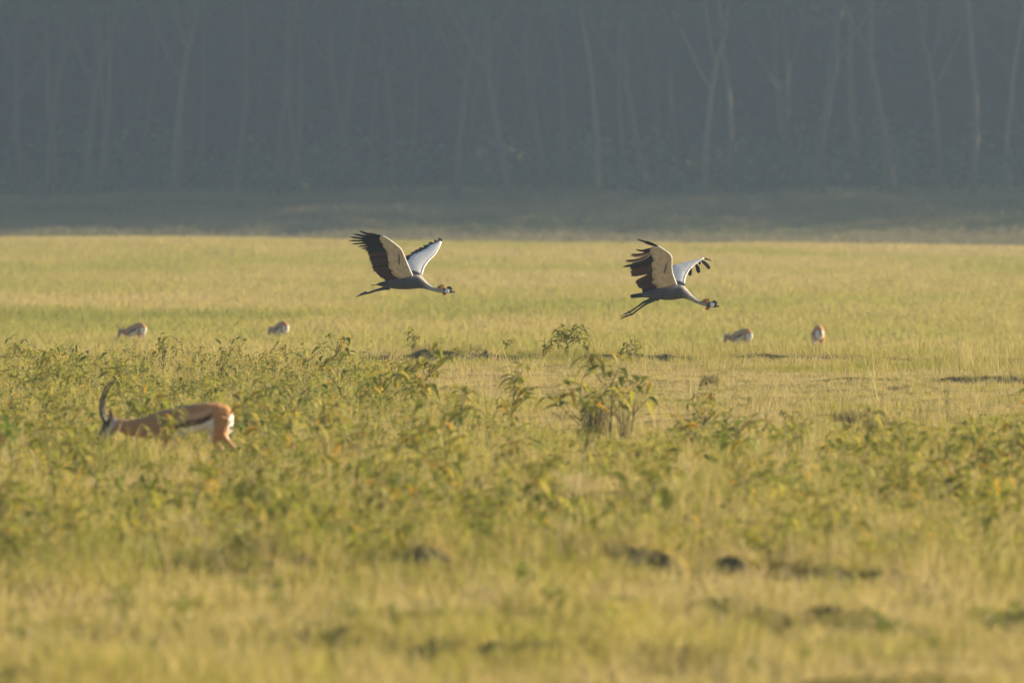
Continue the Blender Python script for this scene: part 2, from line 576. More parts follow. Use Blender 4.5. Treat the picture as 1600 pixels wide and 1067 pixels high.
def near_grass():
    X, Y, I, SC, T = [], [], [], [], []
    def put(x, y, idx, sc, tint):
        k = ~on_bank(x, y)
        X.append(x[k]); Y.append(y[k]); I.append(idx[k]); SC.append(sc[k]); T.append(tint[k])
    x, y = spread_points(72, 232, 13)
    n = len(x)
    wd = weed_density(x, y)
    pt = fbm(x / 1.8, y / 5, 81)
    crop = np.where((y > 140) & (wd < .12), .55, 1.0)
    put(x, y, rng.integers(0, 5, n), rng.uniform(.45, 1.3, n) * (.35 + 1.3 * pt) * crop, np.clip(.15 + 1.2 * (pt - .42) + .35 * wd + rng.normal(0, .08, n), 0, 1))
    x, y = spread_points(72, 232, 9, dens_fn=lambda a, b: np.clip(.05 * (b < 140) + .75 * weed_density(a, b) + np.clip(fbm(a / 1.2, b / 4, 91) - .60, 0, 1) * np.where(b > 140, 1.2, 3.5), 0, 1))
    k = ~((y > 112) & (y < 141) & (pxof(x, y) > 318) & (pxof(x, y) < 395))
    x, y = x[k], y[k]
    n = len(x)
    put(x, y, rng.integers(5, 9, n), rng.uniform(.5, 1.2, n), np.clip(rng.normal(.38, .2, n), 0, 1))
    x, y = spread_points(100, 205, .22)
    n = len(x)
    put(x, y, rng.integers(9, 12, n), rng.uniform(.5, 1.2, n), np.clip(rng.normal(.12, .1, n), 0, 1))
    # taller growth that overhangs and half hides the near banks
    x, y = spread_points(99.6, 104.5, 34)
    b_ = np.maximum(bank_fields(x, y), bank_fields(x, y + 1.3))
    k = (b_ > .02) & ((y > 101.3) | (rng.random(len(x)) < .38))
    x, y = x[k], y[k]; n = len(x)
    put(x, y, np.where(rng.random(n) < .6, rng.integers(5, 9, n), rng.integers(0, 5, n)), rng.uniform(.45, .95, n), np.clip(rng.normal(.4, .25, n), 0, 1))
    x, y = spread_points(89.6, 91.5, 30)
    k = np.maximum(bank_fields(x, y), bank_fields(x, y + .6)) > .01
    x, y = x[k], y[k]; n = len(x)
    put(x, y, rng.integers(0, 9, n), rng.uniform(.25, .6, n), np.clip(rng.normal(.6, .25, n), 0, 1))
    x, y = spread_points(216.5, 223, 9)
    k = np.maximum(bank_fields(x, y), bank_fields(x, y + 1.5)) > .02
    k &= rng.random(len(x)) < np.where(pxof(x, y) > 1035, .9, .4)
    x, y = x[k], y[k]; n = len(x)
    put(x, y, rng.integers(0, 9, n), rng.uniform(.4, .8, n), np.clip(rng.normal(.45, .2, n), 0, 1))
    x, y = spread_points(194.5, 200, 7)
    k = np.maximum(bank_fields(x, y), bank_fields(x, y + 1.5)) > .02
    x, y = x[k], y[k]; n = len(x)
    put(x, y, rng.integers(0, 9, n), rng.uniform(.3, .7, n), np.clip(rng.normal(.45, .2, n), 0, 1))
    # rank grass along the tops of the small banks
    x, y = spread_points(216, 226, 14)
    x2, y2 = spread_points(100, 105, 30)
    x, y = np.concatenate([x, x2]), np.concatenate([y, y2])
    k = bank_fields(x, y) > .012
    x, y = x[k], y[k]; n = len(x)
    put(x, y, rng.integers(0, 9, n), rng.uniform(.2, .5, n), np.clip(rng.normal(.35, .2, n), 0, 1))
    x, y, i, s, t = (np.concatenate(q) for q in (X, Y, I, SC, T))
    z = gz(x, y)
    scatter('meadow_grass', np.stack([x, y, z], -1), rots(len(x)), np.stack([s, s, s * rng.uniform(.8, 1.2, len(s))], -1), i, t, near_coll,
            'dry yellow-green meadow grass covering the nearer ground', 'grass')
near_grass()

# ---- the open plain beyond the banks
plain_coll = proto_collection('plain_tufts', [tuft(46, .17, .55, .016, .8, 60 + i, M['plain_grass']) for i in range(5)] +
                              [tuft(34, .22, .40, .014, .7, 70 + i, M['plain_grass']) for i in range(3)])
GAZ = [((px - 800) / F * d, d) for px, d in ((203, 368), (439, 372), (1152, 372), (1278, 372))]
def plain_grass():
    X, Y, I, SC, T = [], [], [], [], []
    x, y = spread_points(300, 480, 3.4, 1.2, 3)
    x2, y2 = spread_points(480, 775, 2.4, 1.2, 3)
    x, y = np.concatenate([x, x2]), np.concatenate([y, y2])
    n = len(x)
    pt = fbm(x / 9, y / 42, 101, 4)
    X.append(x); Y.append(y); I.append(rng.integers(0, 5, n)); SC.append(rng.uniform(.7, 1.3, n))
    T.append(np.clip(.33 + 1.3 * (pt - .5) + rng.normal(0, .08, n), 0, 1))
    # ranker strips
    x, y = spread_points(335, 775, 1.2, 1.2, 3, lambda a, b: np.clip((fbm(a / 7, b / 30, 111, 3) - .52) * 5, 0, 1) + .25 * np.exp(-((b - 400) / 14) ** 2))
    n = len(x)
    X.append(x); Y.append(y); I.append(rng.integers(5, 8, n)); SC.append(rng.uniform(.5, 1.05, n))
    T.append(np.clip(rng.normal(.5, .2, n), 0, 1))
    # dark rank strips across the plain
    x, y = spread_points(405, 470, 3.0, 1.2, 3, lambda a, b: np.clip((fbm(a / 3.5, b / 60, 115, 2) - .50) * 6, 0, 1) * np.exp(-((b - 432 - 10 * np.sin(a / 5)) / 7) ** 2))
    n = len(x)
    X.append(x); Y.append(y); I.append(rng.integers(5, 8, n)); SC.append(rng.uniform(.8, 1.5, n))
    T.append(np.clip(rng.normal(1.0, .15, n), 0, 1.2))
    for gx_, gy_ in GAZ:
        n = 150
        x, y = gx_ + rng.normal(0, .9, n), gy_ - 1.2 + rng.normal(0, 1.3, n)
        X.append(x); Y.append(y); I.append(rng.integers(5, 8, n)); SC.append(rng.uniform(.75, 1.25, n)); T.append(np.clip(rng.normal(.35, .15, n), 0, 1))
    x, y, i, s, t = (np.concatenate(q) for q in (X, Y, I, SC, T))
    scatter('plain_grass', np.stack([x, y, gz(x, y)], -1), rots(len(x), .1), np.stack([s, s, s], -1), i, t, plain_coll,
            'pale sunlit grass of the open plain around the far gazelles', 'grass')
plain_grass()

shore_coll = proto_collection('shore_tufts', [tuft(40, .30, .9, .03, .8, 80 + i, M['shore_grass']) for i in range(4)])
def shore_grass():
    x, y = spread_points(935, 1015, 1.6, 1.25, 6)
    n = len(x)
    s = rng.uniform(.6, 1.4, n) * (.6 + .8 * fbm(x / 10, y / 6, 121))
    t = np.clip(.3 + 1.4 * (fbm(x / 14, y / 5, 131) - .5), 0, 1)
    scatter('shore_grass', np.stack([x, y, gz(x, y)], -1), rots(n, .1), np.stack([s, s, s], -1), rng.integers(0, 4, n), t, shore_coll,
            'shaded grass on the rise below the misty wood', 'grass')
shore_grass()
# ------------------------------------------------------------------ the wood behind
def leaf_cloud(centers, size, mat, name, seed=0):
    """one small tilted leaf spray (two crossed quads) per centre"""
    g = np.random.default_rng(seed)
    n = len(centers)
    c = np.asarray(centers)
    a = g.normal(size=(n, 3)); a /= np.linalg.norm(a, axis=1)[:, None]
    b = g.normal(size=(n, 3)); b -= a * (a * b).sum(1)[:, None]; b /= np.linalg.norm(b, axis=1)[:, None]
    s = (size * g.uniform(.5, 1.3, n))[:, None]
    a, b = a * s, b * s * .55
    # six-sided ragged leaf spray
    ang = [(1, 0), (.45, .9), (-.4, 1), (-1, .1), (-.5, -.9), (.5, -.8)]
    V = np.stack([c + a * (p * g.uniform(.7, 1.2, (n, 1))) + b * (q * g.uniform(.7, 1.2, (n, 1))) for p, q in ang], 1).reshape(-1, 3)
    me = bpy.data.meshes.new(name)
    me.vertices.add(len(V)); me.vertices.foreach_set('co', V.astype(np.float32).ravel())
    me.loops.add(n * 6); me.loops.foreach_set('vertex_index', np.arange(n * 6))
    me.polygons.add(n); me.polygons.foreach_set('loop_start', np.arange(0, n * 6, 6))
    me.update(calc_edges=True)
    at_ = me.attributes.new('rnd', 'FLOAT', 'POINT')
    at_.data.foreach_set('value', np.repeat(g.random(n), 6).astype(np.float32))
    me.materials.append(mat)
    return me

def limb_path(r, p, dirn, length, n, wob):
    pts = [Vector(p)]
    d = Vector(dirn).normalized()
    for i in range(n):
        d = (d + Vector((r.gauss(0, wob), r.gauss(0, wob), r.gauss(0, wob * .4) + .04))).normalized()
        pts.append(pts[-1] + d * (length / n))
    return pts

def tree_proto(seed, h, r0, fork, lean, limbs):
    r = random.Random(seed)
    mb = MB()
    tr = limb_path(r, (0, 0, -.6), (lean, 0, 1), h * .8, 9, .085)
    mb.tube(tr, [r0 * (1.25 if i == 0 else 1 - .085 * i) for i in range(10)], 9)
    ends = [tr[-1], tr[-2], tr[-3]]
    for k in range(limbs):
        t = fork + (0.8 - fork) * k / max(1, limbs)
        i = min(8, max(2, int(t * 9 / .8)))
        side = r.choice((-1, 1))
        p = limb_path(r, tr[i], (side * r.uniform(.25, .8), r.uniform(-.5, .5), 1), h * r.uniform(.35, .55), 7, .10)
        rr = r0 * r.uniform(.4, .6)
        mb.tube(p, [rr * (1 - .11 * j) for j in range(8)], 7)
        ends += p[4:]
        for q in range(2):
            j = r.choice((3, 4, 5))
            p2 = limb_path(r, p[j], (r.uniform(-1, 1), r.uniform(-1, 1), .8), h * .2, 4, .12)
            mb.tube(p2, [rr * .4 * (1 - .18 * s) for s in range(5)], 5)
            ends += p2[2:]
    g = np.random.default_rng(seed)
    C = []
    for e in ends:
        if e.z < h * .48: continue
        n = 70
        q = g.normal(size=(n, 3)) * np.array([1.5, 1.5, .75]) + np.array(e)
        C.append(q)
    crown = leaf_cloud(np.concatenate(C), .34, M['tree_leaf'], 'crown', seed)
    return mb.me('trunk', M['bark']), crown

TREES = [tree_proto(200 + i, 20 + 2 * (i % 3), r0, fork, lean, nl) for i, (r0, fork, lean, nl) in enumerate(
    [(.24, .42, .02, 4), (.20, .55, -.06, 3), (.28, .30, .05, 4), (.17, .5, .0, 3), (.22, .36, -.14, 4), (.20, .45, .10, 3)])]

def plant_tree(px, d, k, rz, sc, label, group):
    x, y, z = at(px, d)
    e = empty('acacia_tree', (x, y, z), rz, sc)
    tag(e, label, 'tree', group)
    obj('trunk', TREES[k][0], e)
    obj('crown', TREES[k][1], e)

FRONT = [(40, 2, 1003), (72, 0, 1001), (95, 3, 1008), (132, 0, 1000), (150, 3, 1004), (205, 1, 1010), (270, 0, 1000), (285, 5, 1012), (362, 3, 1004),
         (438, 1, 1002), (470, 3, 1006), (555, 4, 1012), (612, 1, 1006), (712, 0, 1000), (800, 4, 999), (850, 3, 1003), (878, 5, 1010), (932, 1, 1001),
         (1014, 4, 1000), (1068, 3, 1012), (1098, 0, 1004), (1140, 5, 1010), (1215, 2, 1012), (1285, 1, 1001), (1345, 3, 1012), (1400, 4, 1003), (1470, 0, 1012), (1520, 5, 1002), (1575, 1, 1010)]
for i, (px, k, d) in enumerate(FRONT):
    plant_tree(px, d + 2, k, random.choice((0, math.pi)) + random.uniform(-.4, .4) if k != 4 else random.uniform(-.3, .3), random.uniform(.9, 1.15),
               {2: 'stout pale forked acacia trunk at the front edge of the misty wood', 4: 'leaning pale acacia trunk at the front edge of the misty wood', 5: 'leaning pale acacia trunk at the front edge of the misty wood'}.get(k, 'slender upright pale acacia trunk at the front edge of the misty wood'), 'acacias along the front of the wood')
for i in range(44):
    plant_tree(random.uniform(-180, 1780), random.uniform(1018, 1052), random.randrange(6), random.uniform(0, 6.28), random.uniform(.75, 1.15),
               'faint pale acacia trunk deep inside the misty wood', 'acacias inside the wood')

def wood_mass():
    g = np.random.default_rng(5)
    parts = []
    # understory and canopy behind the trunks that the lens sees
    n = 60000
    x = g.uniform(-62, 62, n); y = 1040 + 45 * g.random(n) ** .8
    top = 27 + 6 * fbm(x / 9, y / 9, 151)
    z = top * g.random(n) ** .9
    parts.append((np.stack([x, y, z + gz(x, y)], -1), .62))
    n = 42000
    x = g.uniform(-85, 85, n); y = g.uniform(1085, 1135, n)
    z = 33 * g.random(n)
    parts.append((np.stack([x, y, z + gz(x, y)], -1), 1.35))
    # the canopy roof over the trunks and the wood's spread towards the sun
    n = 46000
    x = g.uniform(-120, 300, n); y = g.uniform(1006, 1120, n)
    top = 25 + 8 * fbm(x / 12, y / 12, 161)
    z = 14 + (top - 14) * g.random(n)
    parts.append((np.stack([x, y, z + gz(x, y)], -1), 1.05))
    n = 34000
    x = np.where(g.random(n) < .2, g.uniform(-150, -62, n), g.uniform(62, 320, n)); y = g.uniform(1006, 1110, n)
    z = 29 * g.random(n)
    parts.append((np.stack([x, y, z + gz(x, y)], -1), 1.15))
    C = np.concatenate([p for p, _ in parts]); sz = np.concatenate([np.full(len(p), s) for p, s in parts])
    me = leaf_cloud(C, sz, M['wood_leaf'], 'wood', 9)
    tag(obj('distant_wood', me), 'dark misty wood closing the view behind the pale trunks', 'wood', kind='stuff')
    # low thicket along the wood's foot
    C = []
    for _ in range(230):
        cx, cy = g.uniform(-60, 60), g.uniform(1004, 1036)
        r, h = g.uniform(.8, 2.2), g.uniform(.8, 4.2)
        q = g.normal(size=(70, 3)) * np.array([r * .5, r * .5, h * .3]) + np.array([cx, cy, h * .45 + gz1(cx, cy)])
        q[:, 2] = np.maximum(q[:, 2], gz(q[:, 0], q[:, 1]))
        C.append(q)
    tag(obj('thicket', leaf_cloud(np.concatenate(C), .26, M['bush_leaf'], 'thicket', 10)), 'low grey-green thicket growing between the acacia trunks', 'thicket', kind='stuff')
wood_mass()
# ------------------------------------------------------------------ broad-leaved weeds
def leaf_geo(r, L, w, droop):
    """one ovate drooping leaf along +x from the origin, folded a little on its midrib"""
    V, Fc = [], []
    prof = [(0, .12), (.18, .75), (.42, 1), (.7, .72), (1, .02)]
    for t, q in prof:
        z = -droop * L * t * t + .10 * L * t
        x = L * (t - .30 * droop * t * t)
        V += [(x, -w * q / 2, z + w * .18 * q), (x, 0, z), (x, w * q / 2, z + w * .18 * q)]
    for i in range(4):
        a = i * 3
        Fc += [(a, a + 1, a + 4, a + 3), (a + 1, a + 2, a + 5, a + 4)]
    return V, Fc

LEAVES = []
for i in range(7):
    v, f = leaf_geo(None, 1.0, [.34, .30, .38, .26, .33, .29, .36][i], [.3, .55, .8, 1.05, .45, .95, .65][i])
    LEAVES.append((v, f, mesh('leaf', v, f, M['weed'], True, {'rnd': ('POINT', [.137 * i] * len(v))})))

def weed_skeleton(r, h, nb, leaf_n, leaf_l, spread=.5):
    """returns stem MB and list of leaf matrices + variant"""
    mb = MB()
    leaves = []
    top = (r.gauss(0, .07) * h, r.gauss(0, .07) * h, h)
    main = [Vector((0, 0, -.03)).lerp(Vector(top), t) + Vector((r.gauss(0, .015), r.gauss(0, .015), 0)) * (t > 0) for t in (0, .33, .66, 1)]
    mb.tube(main, [.008, .007, .005, .003], 5)
    tips = [main]
    for b in range(nb):
        t = r.uniform(.2, .8)
        base = main[0].lerp(main[-1], t)
        a = r.uniform(0, 6.283)
        ln = h * r.uniform(.35, .65)
        q = [base, base + Vector((math.cos(a) * ln * spread * .6, math.sin(a) * ln * spread * .6, ln * .45)),
             base + Vector((math.cos(a) * ln * spread, math.sin(a) * ln * spread, ln * r.uniform(.6, .9)))]
        mb.tube(q, [.005, .004, .002], 4)
        tips.append(q)
    per = max(3, leaf_n // len(tips))
    for path in tips:
        for k in range(per):
            t = 1 - (k / per) * r.uniform(.55, .8)
            s = t * (len(path) - 1); i = min(int(s), len(path) - 2)
            p = path[i].lerp(path[i + 1], s - i)
            a = k * 2.4 + r.uniform(-.5, .5)
            L = leaf_l * r.uniform(.6, 1.15) * (1 if t < .9 else .75)
            m = Matrix.Translation(p) @ Matrix.Rotation(a, 4, 'Z') @ Matrix.Rotation(r.uniform(-.75, .25), 4, 'Y') @ Matrix.Rotation(r.uniform(-.4, .4), 4, 'X') @ Matrix.Scale(L, 4)
            leaves.append((m, r.randrange(7)))
    return mb, leaves

def weed_joined(seed, h, nb, ln, ll, spread, mat='weed'):
    r = random.Random(seed)
    mb, lv = weed_skeleton(r, h, nb, ln, ll, spread)
    fb = MB()
    for m, k in lv:
        fb.add([m @ Vector(v) for v in LEAVES[k][0]], LEAVES[k][1], r.random())
    return mb.me('stem', M['stem']), fb.me('foliage', M[mat])

PROTO = [weed_joined(300 + i, .38 + .05 * (i % 4), 4 + i % 3, 26, .155 + .02 * (i % 3), .55 + .12 * (i % 3)) for i in range(10)]

PROTO += [weed_joined(340 + i, .38 + .05 * (i % 4), 4, 24, .17, .5, 'fresh') for i in range(4)]

def detailed_weed(px, py, hpx, label, nb=5, ln=26, ll=.17, spread=.6, seed=0, d=None, z=None):
    """a weed in the sharp zone: every leaf a piece of its own"""
    d = d or dist(py)
    x, y, z0 = at(px, d)
    h = hpx * d / F
    r = random.Random(seed + int(px))
    e = empty('leafy_weed', (x, y, z0 - .01), 0)
    tag(e, label, 'weed')
    mb, lv = weed_skeleton(r, h, nb, ln, ll, spread)
    obj('stem', mb.me('stem', M['stem']), e)
    for m, k in lv:
        o = bpy.data.objects.new('leaf', LEAVES[k][2])
        o.matrix_basis = m
        link(o, e)

detailed_weed(648, 549, 34, 'bushy little weed standing alone on the dark earth bank', 7, 46, .12, .8, 1, 221)
detailed_weed(690, 549, 22, 'faint thin weed sprig beside the bushy weed on the bank', 2, 9, .07, .4, 2, 222.5)
detailed_weed(790, 551, 22, 'small flat-topped weed on the lip of the bank', 3, 14, .09, .8, 3, 221.5)
detailed_weed(850, 556, 30, 'low weed at the edge of the leafy clump on the bank', 5, 28, .13, .9, 4, 220)
detailed_weed(888, 556, 46, 'wide leafy weed clump crowning the bank below the second crane', 12, 96, .15, 1.1, 5, 219.9)
detailed_weed(990, 566, 36, 'weed with spreading top leaves in front of the dark bank hollow', 5, 28, .13, .8, 6, 218)
detailed_weed(665, 665, 110, 'tall bright green weed with drooping leaves at the edge of the weed field', 11, 90, .19, .75, 7)
detailed_weed(612, 650, 75, 'drooping leafy weed beside the tall bright green weed', 8, 52, .18, .7, 8)
detailed_weed(800, 668, 95, 'open weed with dark drooping leaves on bare dry turf', 9, 56, .19, .75, 9)
detailed_weed(955, 690, 135, 'tallest leafy weed growing through the dark dry tussock', 12, 90, .18, .65, 10, dist(688))
detailed_weed(985, 688, 95, 'arching weed leaning right beside the dark dry tussock', 7, 44, .18, .75, 11, dist(684))
detailed_weed(905, 690, 95, 'leafy weed leaning left beside the dark dry tussock', 7, 44, .18, .8, 12, dist(692))
detailed_weed(1098, 690, 68, 'isolated weed with curled dark leaves on the short turf', 7, 36, .16, .75, 13)
detailed_weed(1150, 728, 75, 'sprawling weed with long flat leaves below the isolated weed', 7, 34, .16, 1.0, 14)
detailed_weed(1240, 738, 60, 'weed with one orange leaf at the edge of the turf', 4, 18, .14, .6, 15)
detailed_weed(1385, 752, 62, 'arched dark-leaved weed rising from the right-hand weed patch', 5, 26, .16, .8, 16)
detailed_weed(1545, 772, 70, 'upright weed with a few broad bright leaves among dry stalks', 5, 22, .16, .7, 17)
detailed_weed(255, 600, 75, 'weed with yellow and orange dying leaves behind the horned gazelle', 5, 30, .14, .5, 18)
detailed_weed(345, 612, 68, 'leafy weed just above the back of the horned gazelle', 5, 28, .14, .6, 19)
detailed_weed(480, 608, 62, 'broad flat-topped weed at the far edge of the weed field', 6, 30, .14, .9, 20)

def place_weed(x, y, k, rz, sc, label, group):
    e = empty('leafy_weed', (x, y, gz1(x, y) - .01), rz, sc)
    tag(e, label, 'weed', group)
    obj('stem', PROTO[k][0], e)
    obj('foliage', PROTO[k][1], e)

# loose weeds in the short turf of the foreground
for i, (px, py, hp) in enumerate([(40, 1030, 70), (275, 1010, 60), (195, 1000, 55), (545, 1020, 65), (605, 1015, 45), (868, 1018, 65), (978, 1000, 45),
                                  (1180, 1066, 55), (1375, 1010, 65), (1392, 1015, 50), (1580, 1030, 90), (1550, 1025, 70), (25, 990, 40), (735, 960, 30)] + [(random.uniform(0, 1600), random.uniform(945, 1075), random.uniform(25, 55)) for _ in range(22)]):
    d = dist(py); x = (px - 800) / F * d
    k = 10 + random.randrange(4)
    place_weed(x, d, k, random.uniform(0, 6.28), hp * d / F / .42, 'blurred small green weed in the short turf of the foreground', 'weeds in the foreground turf')

for px, d, hp in ((246, 135.5, 84), (283, 134.5, 62), (205, 136, 50), (312, 135, 50)):
    place_weed((px - 800) / F * d, d, random.randrange(10), random.uniform(0, 6.28), hp * d / F / .46, 'weed standing close against the belly of the horned gazelle', 'weeds against the gazelle')
n_put = 0
while n_put < 238:
    y = 101.5 + 118 * random.random() ** 1.15
    x = random.uniform(-1.12, 1.12) * .030 * y
    if random.random() > weed_density(np.array([x]), np.array([y]))[0] * 1.0: continue
    if bank_fields(np.array([x]), np.array([y + .05]))[0] - bank_fields(np.array([x]), np.array([y - .05]))[0] > .02: continue
    px = pxof(x, y)
    if 132 < y < 141 and 140 < px < 390 and random.random() < .75: continue   # trampled round the gazelle
    if 112 < y < 141 and 325 < px < 395: continue
    if y > 190 and (170 < px < 240 or 420 < px < 460): continue
    hid = 120 < y <= 139 and 130 < px < 400
    sc = random.uniform(.55, 1.1) * (.72 if hid else 1)
    if y > 145 and px < 720:
        lab, grp = 'yellow-green weed in the dense weed field behind the horned gazelle', 'weeds of the field behind the gazelle'
    elif px < 900:
        lab, grp = 'blurred yellow-green weed in front of the horned gazelle', 'weeds in front of the gazelle'
    else:
        lab, grp = 'blurred olive weed in the thick patch below the turf', 'weeds of the right-hand patch'
    if y > 190: sc *= .75
    kk = random.randrange(10)
    if random.random() < .13:
        kk, lab = 10 + random.randrange(4), lab.replace('yellow-green', 'fresh green').replace('olive', 'fresh green')
    place_weed(x, y, kk, random.uniform(0, 6.28), sc, lab, grp)
    n_put += 1

# the uncountable low growth between them
low = []
for i in range(6):
    r = random.Random(500 + i)
    fb = MB()
    for b in range(4):
        mb, lv = weed_skeleton(r, r.uniform(.12, .30), 1, 6, r.uniform(.08, .14), .6)
        off = Vector((r.uniform(-.18, .18), r.uniform(-.18, .18), 0))
        for m, k in lv:
            fb.add([m @ Vector(v) + off for v in LEAVES[k][0]], LEAVES[k][1], r.random())
    low.append(fb.me('low_weed', M['weed']))
low_coll = proto_collection('low_weeds', low)
x3, y3 = spread_points(101.4, 104, 9, 1.25, 2, lambda a, b: (bank_fields(a, b) > .025) * .8)
x, y = spread_points(101, 221, 3.8, 1.25, 2, lambda a, b: np.clip(weed_density(a, b) * 1.1, 0, 1) * (weed_density(a, b) > .07))
x, y = np.concatenate([x, x3]), np.concatenate([y, y3])
k = ~on_bank(x, y)
x, y = x[k], y[k]; n = len(x)
s = rng.uniform(.5, 1.25, n)
s = np.where((y > 128) & (y < 141) & (pxof(x, y) > 130) & (pxof(x, y) < 400), s * .6, s)
scatter('weed_undergrowth', np.stack([x, y, gz(x, y)], -1), rots(n, .1), np.stack([s, s, s], -1), rng.integers(0, 6, n), np.zeros(n), low_coll,
        'low tangled weed undergrowth between the taller weeds', 'undergrowth')

# dry tussocks
def tussock(px, py, hpx, wpx, n, label, lean=.35, seed=0, bw=.007):
    d = dist(py)
    x, y, z = at(px, d)
    me = tuft(n, hpx * d / F, wpx * d / F / 2, bw, lean, 600 + seed, M['tussock'], 'blades', .3)
    e = empty('grass_tussock', (x, y, z))
    tag(e, label, 'grass tussock')
    obj('blades', me, e)
tussock(932, 688, 70, 44, 150, 'tall dark dry grass tussock standing upright among leafy weeds', .30, 1)
tussock(975, 692, 95, 14, 40, 'thin brown bundle of dry stalks leaning right beside the dark tussock', .75, 2)
tussock(1328, 664, 26, 60, 220, 'low dark rounded tussock on the open turf', .6, 3)
tussock(1375, 672, 24, 70, 200, 'sparse olive tussock next to the low dark tussock', .6, 4)
tussock(1110, 600, 20, 34, 140, 'small brown tussock below the bank on open turf', .7, 5)
tussock(1418, 643, 9, 30, 120, 'tiny dark tuft on bare turf', .8, 6)
tussock(1405, 608, 10, 40, 140, 'flat dark tuft near the low right-hand bank', .8, 7)
tussock(1482, 665, 100, 6, 5, 'single tall pale dry grass stalk on the turf', .12, 8, .008)
tussock(1440, 685, 60, 30, 18, 'few tall pale dry stalks beside the single tall stalk', .2, 9, .008)
# ------------------------------------------------------------------ cranes
M['crane_body'] = mat_coat('crane_plumage', 20, .5, (1, 3, 4))
M['covert_white'] = mat_plain('crane_white_coverts', (.80, .76, .72), .8, .10, 30, .4)
M['covert_under_shade'] = mat_plain('crane_shaded_underwing', (.68, .54, .45), .8, .20, 16, .5)  # white coverts again, with the underside's warm shade painted into the colour
M['primary'] = mat_plain('crane_black_quill', (.013, .010, .0095), .6, .5, 30, 0, 0, .12, .7)
M['secondary'] = mat_plain('crane_maroon_quill', (.055, .021, .015), .6, .6, 30, 0, .18, .15, .75)
M['pale_quill'] = mat_plain('crane_pale_quill', (.42, .31, .24), .6, .2, 30, 0, .2)
M['leg'] = mat_plain('crane_leg', (.045, .042, .036), .6, .3, 40)
M['cap'] = mat_plain('crane_black_cap', (.012, .012, .016), .8, .2, 60)
M['cheek'] = mat_plain('crane_white_cheek', (.82, .82, .82), .8, .05, 60)
M['wattle'] = mat_plain('crane_red_wattle', (.50, .06, .03), .6, .2, 40)
M['crest'] = mat_plain('crane_gold_crest', (.68, .42, .16), .6, .25, 40, 0, .3)
M['bill'] = mat_plain('crane_bill', (.03, .03, .028), .4, .2, 40)
M['scap'] = mat_plain('crane_slate_scapulars', (.075, .072, .085), .8, .3, 30, .4)
M['streak'] = mat_plain('crane_grey_covert', (.20, .17, .17), .8, .2, 30)

def resample(pl, n):
    pl = np.asarray(pl, float)
    s = np.concatenate([[0], np.cumsum(np.linalg.norm(np.diff(pl, axis=0), axis=1))])
    t = np.linspace(0, s[-1], n)
    return np.stack([np.interp(t, s, pl[:, k]) for k in range(pl.shape[1])], -1)

def smooth_curve(pl, n):
    a = resample(pl, n)
    for _ in range(2):
        b = a.copy()
        b[1:-1] = (a[:-2] + 2 * a[1:-1] + a[2:]) / 4
        a = b
    return a

def ellipsoid(c, r, rot=0.0, nu=12, nv=8, bump=0.0):
    V, Fc = [], []
    for j in range(nv + 1):
        th = math.pi * j / nv
        for i in range(nu):
            ph = 2 * math.pi * i / nu
            k = 1 + bump * math.sin(3 * ph + 2 * th)
            x, y, z = r[0] * k * math.sin(th) * math.cos(ph), r[1] * k * math.sin(th) * math.sin(ph), r[2] * math.cos(th)
            V.append((c[0] + x * math.cos(rot) - z * math.sin(rot), c[1] + y, c[2] + x * math.sin(rot) + z * math.cos(rot)))
    for j in range(nv):
        for i in range(nu):
            i2 = (i + 1) % nu
            Fc.append((j * nu + i, (j + 1) * nu + i, (j + 1) * nu + i2, j * nu + i2))
    return V, Fc

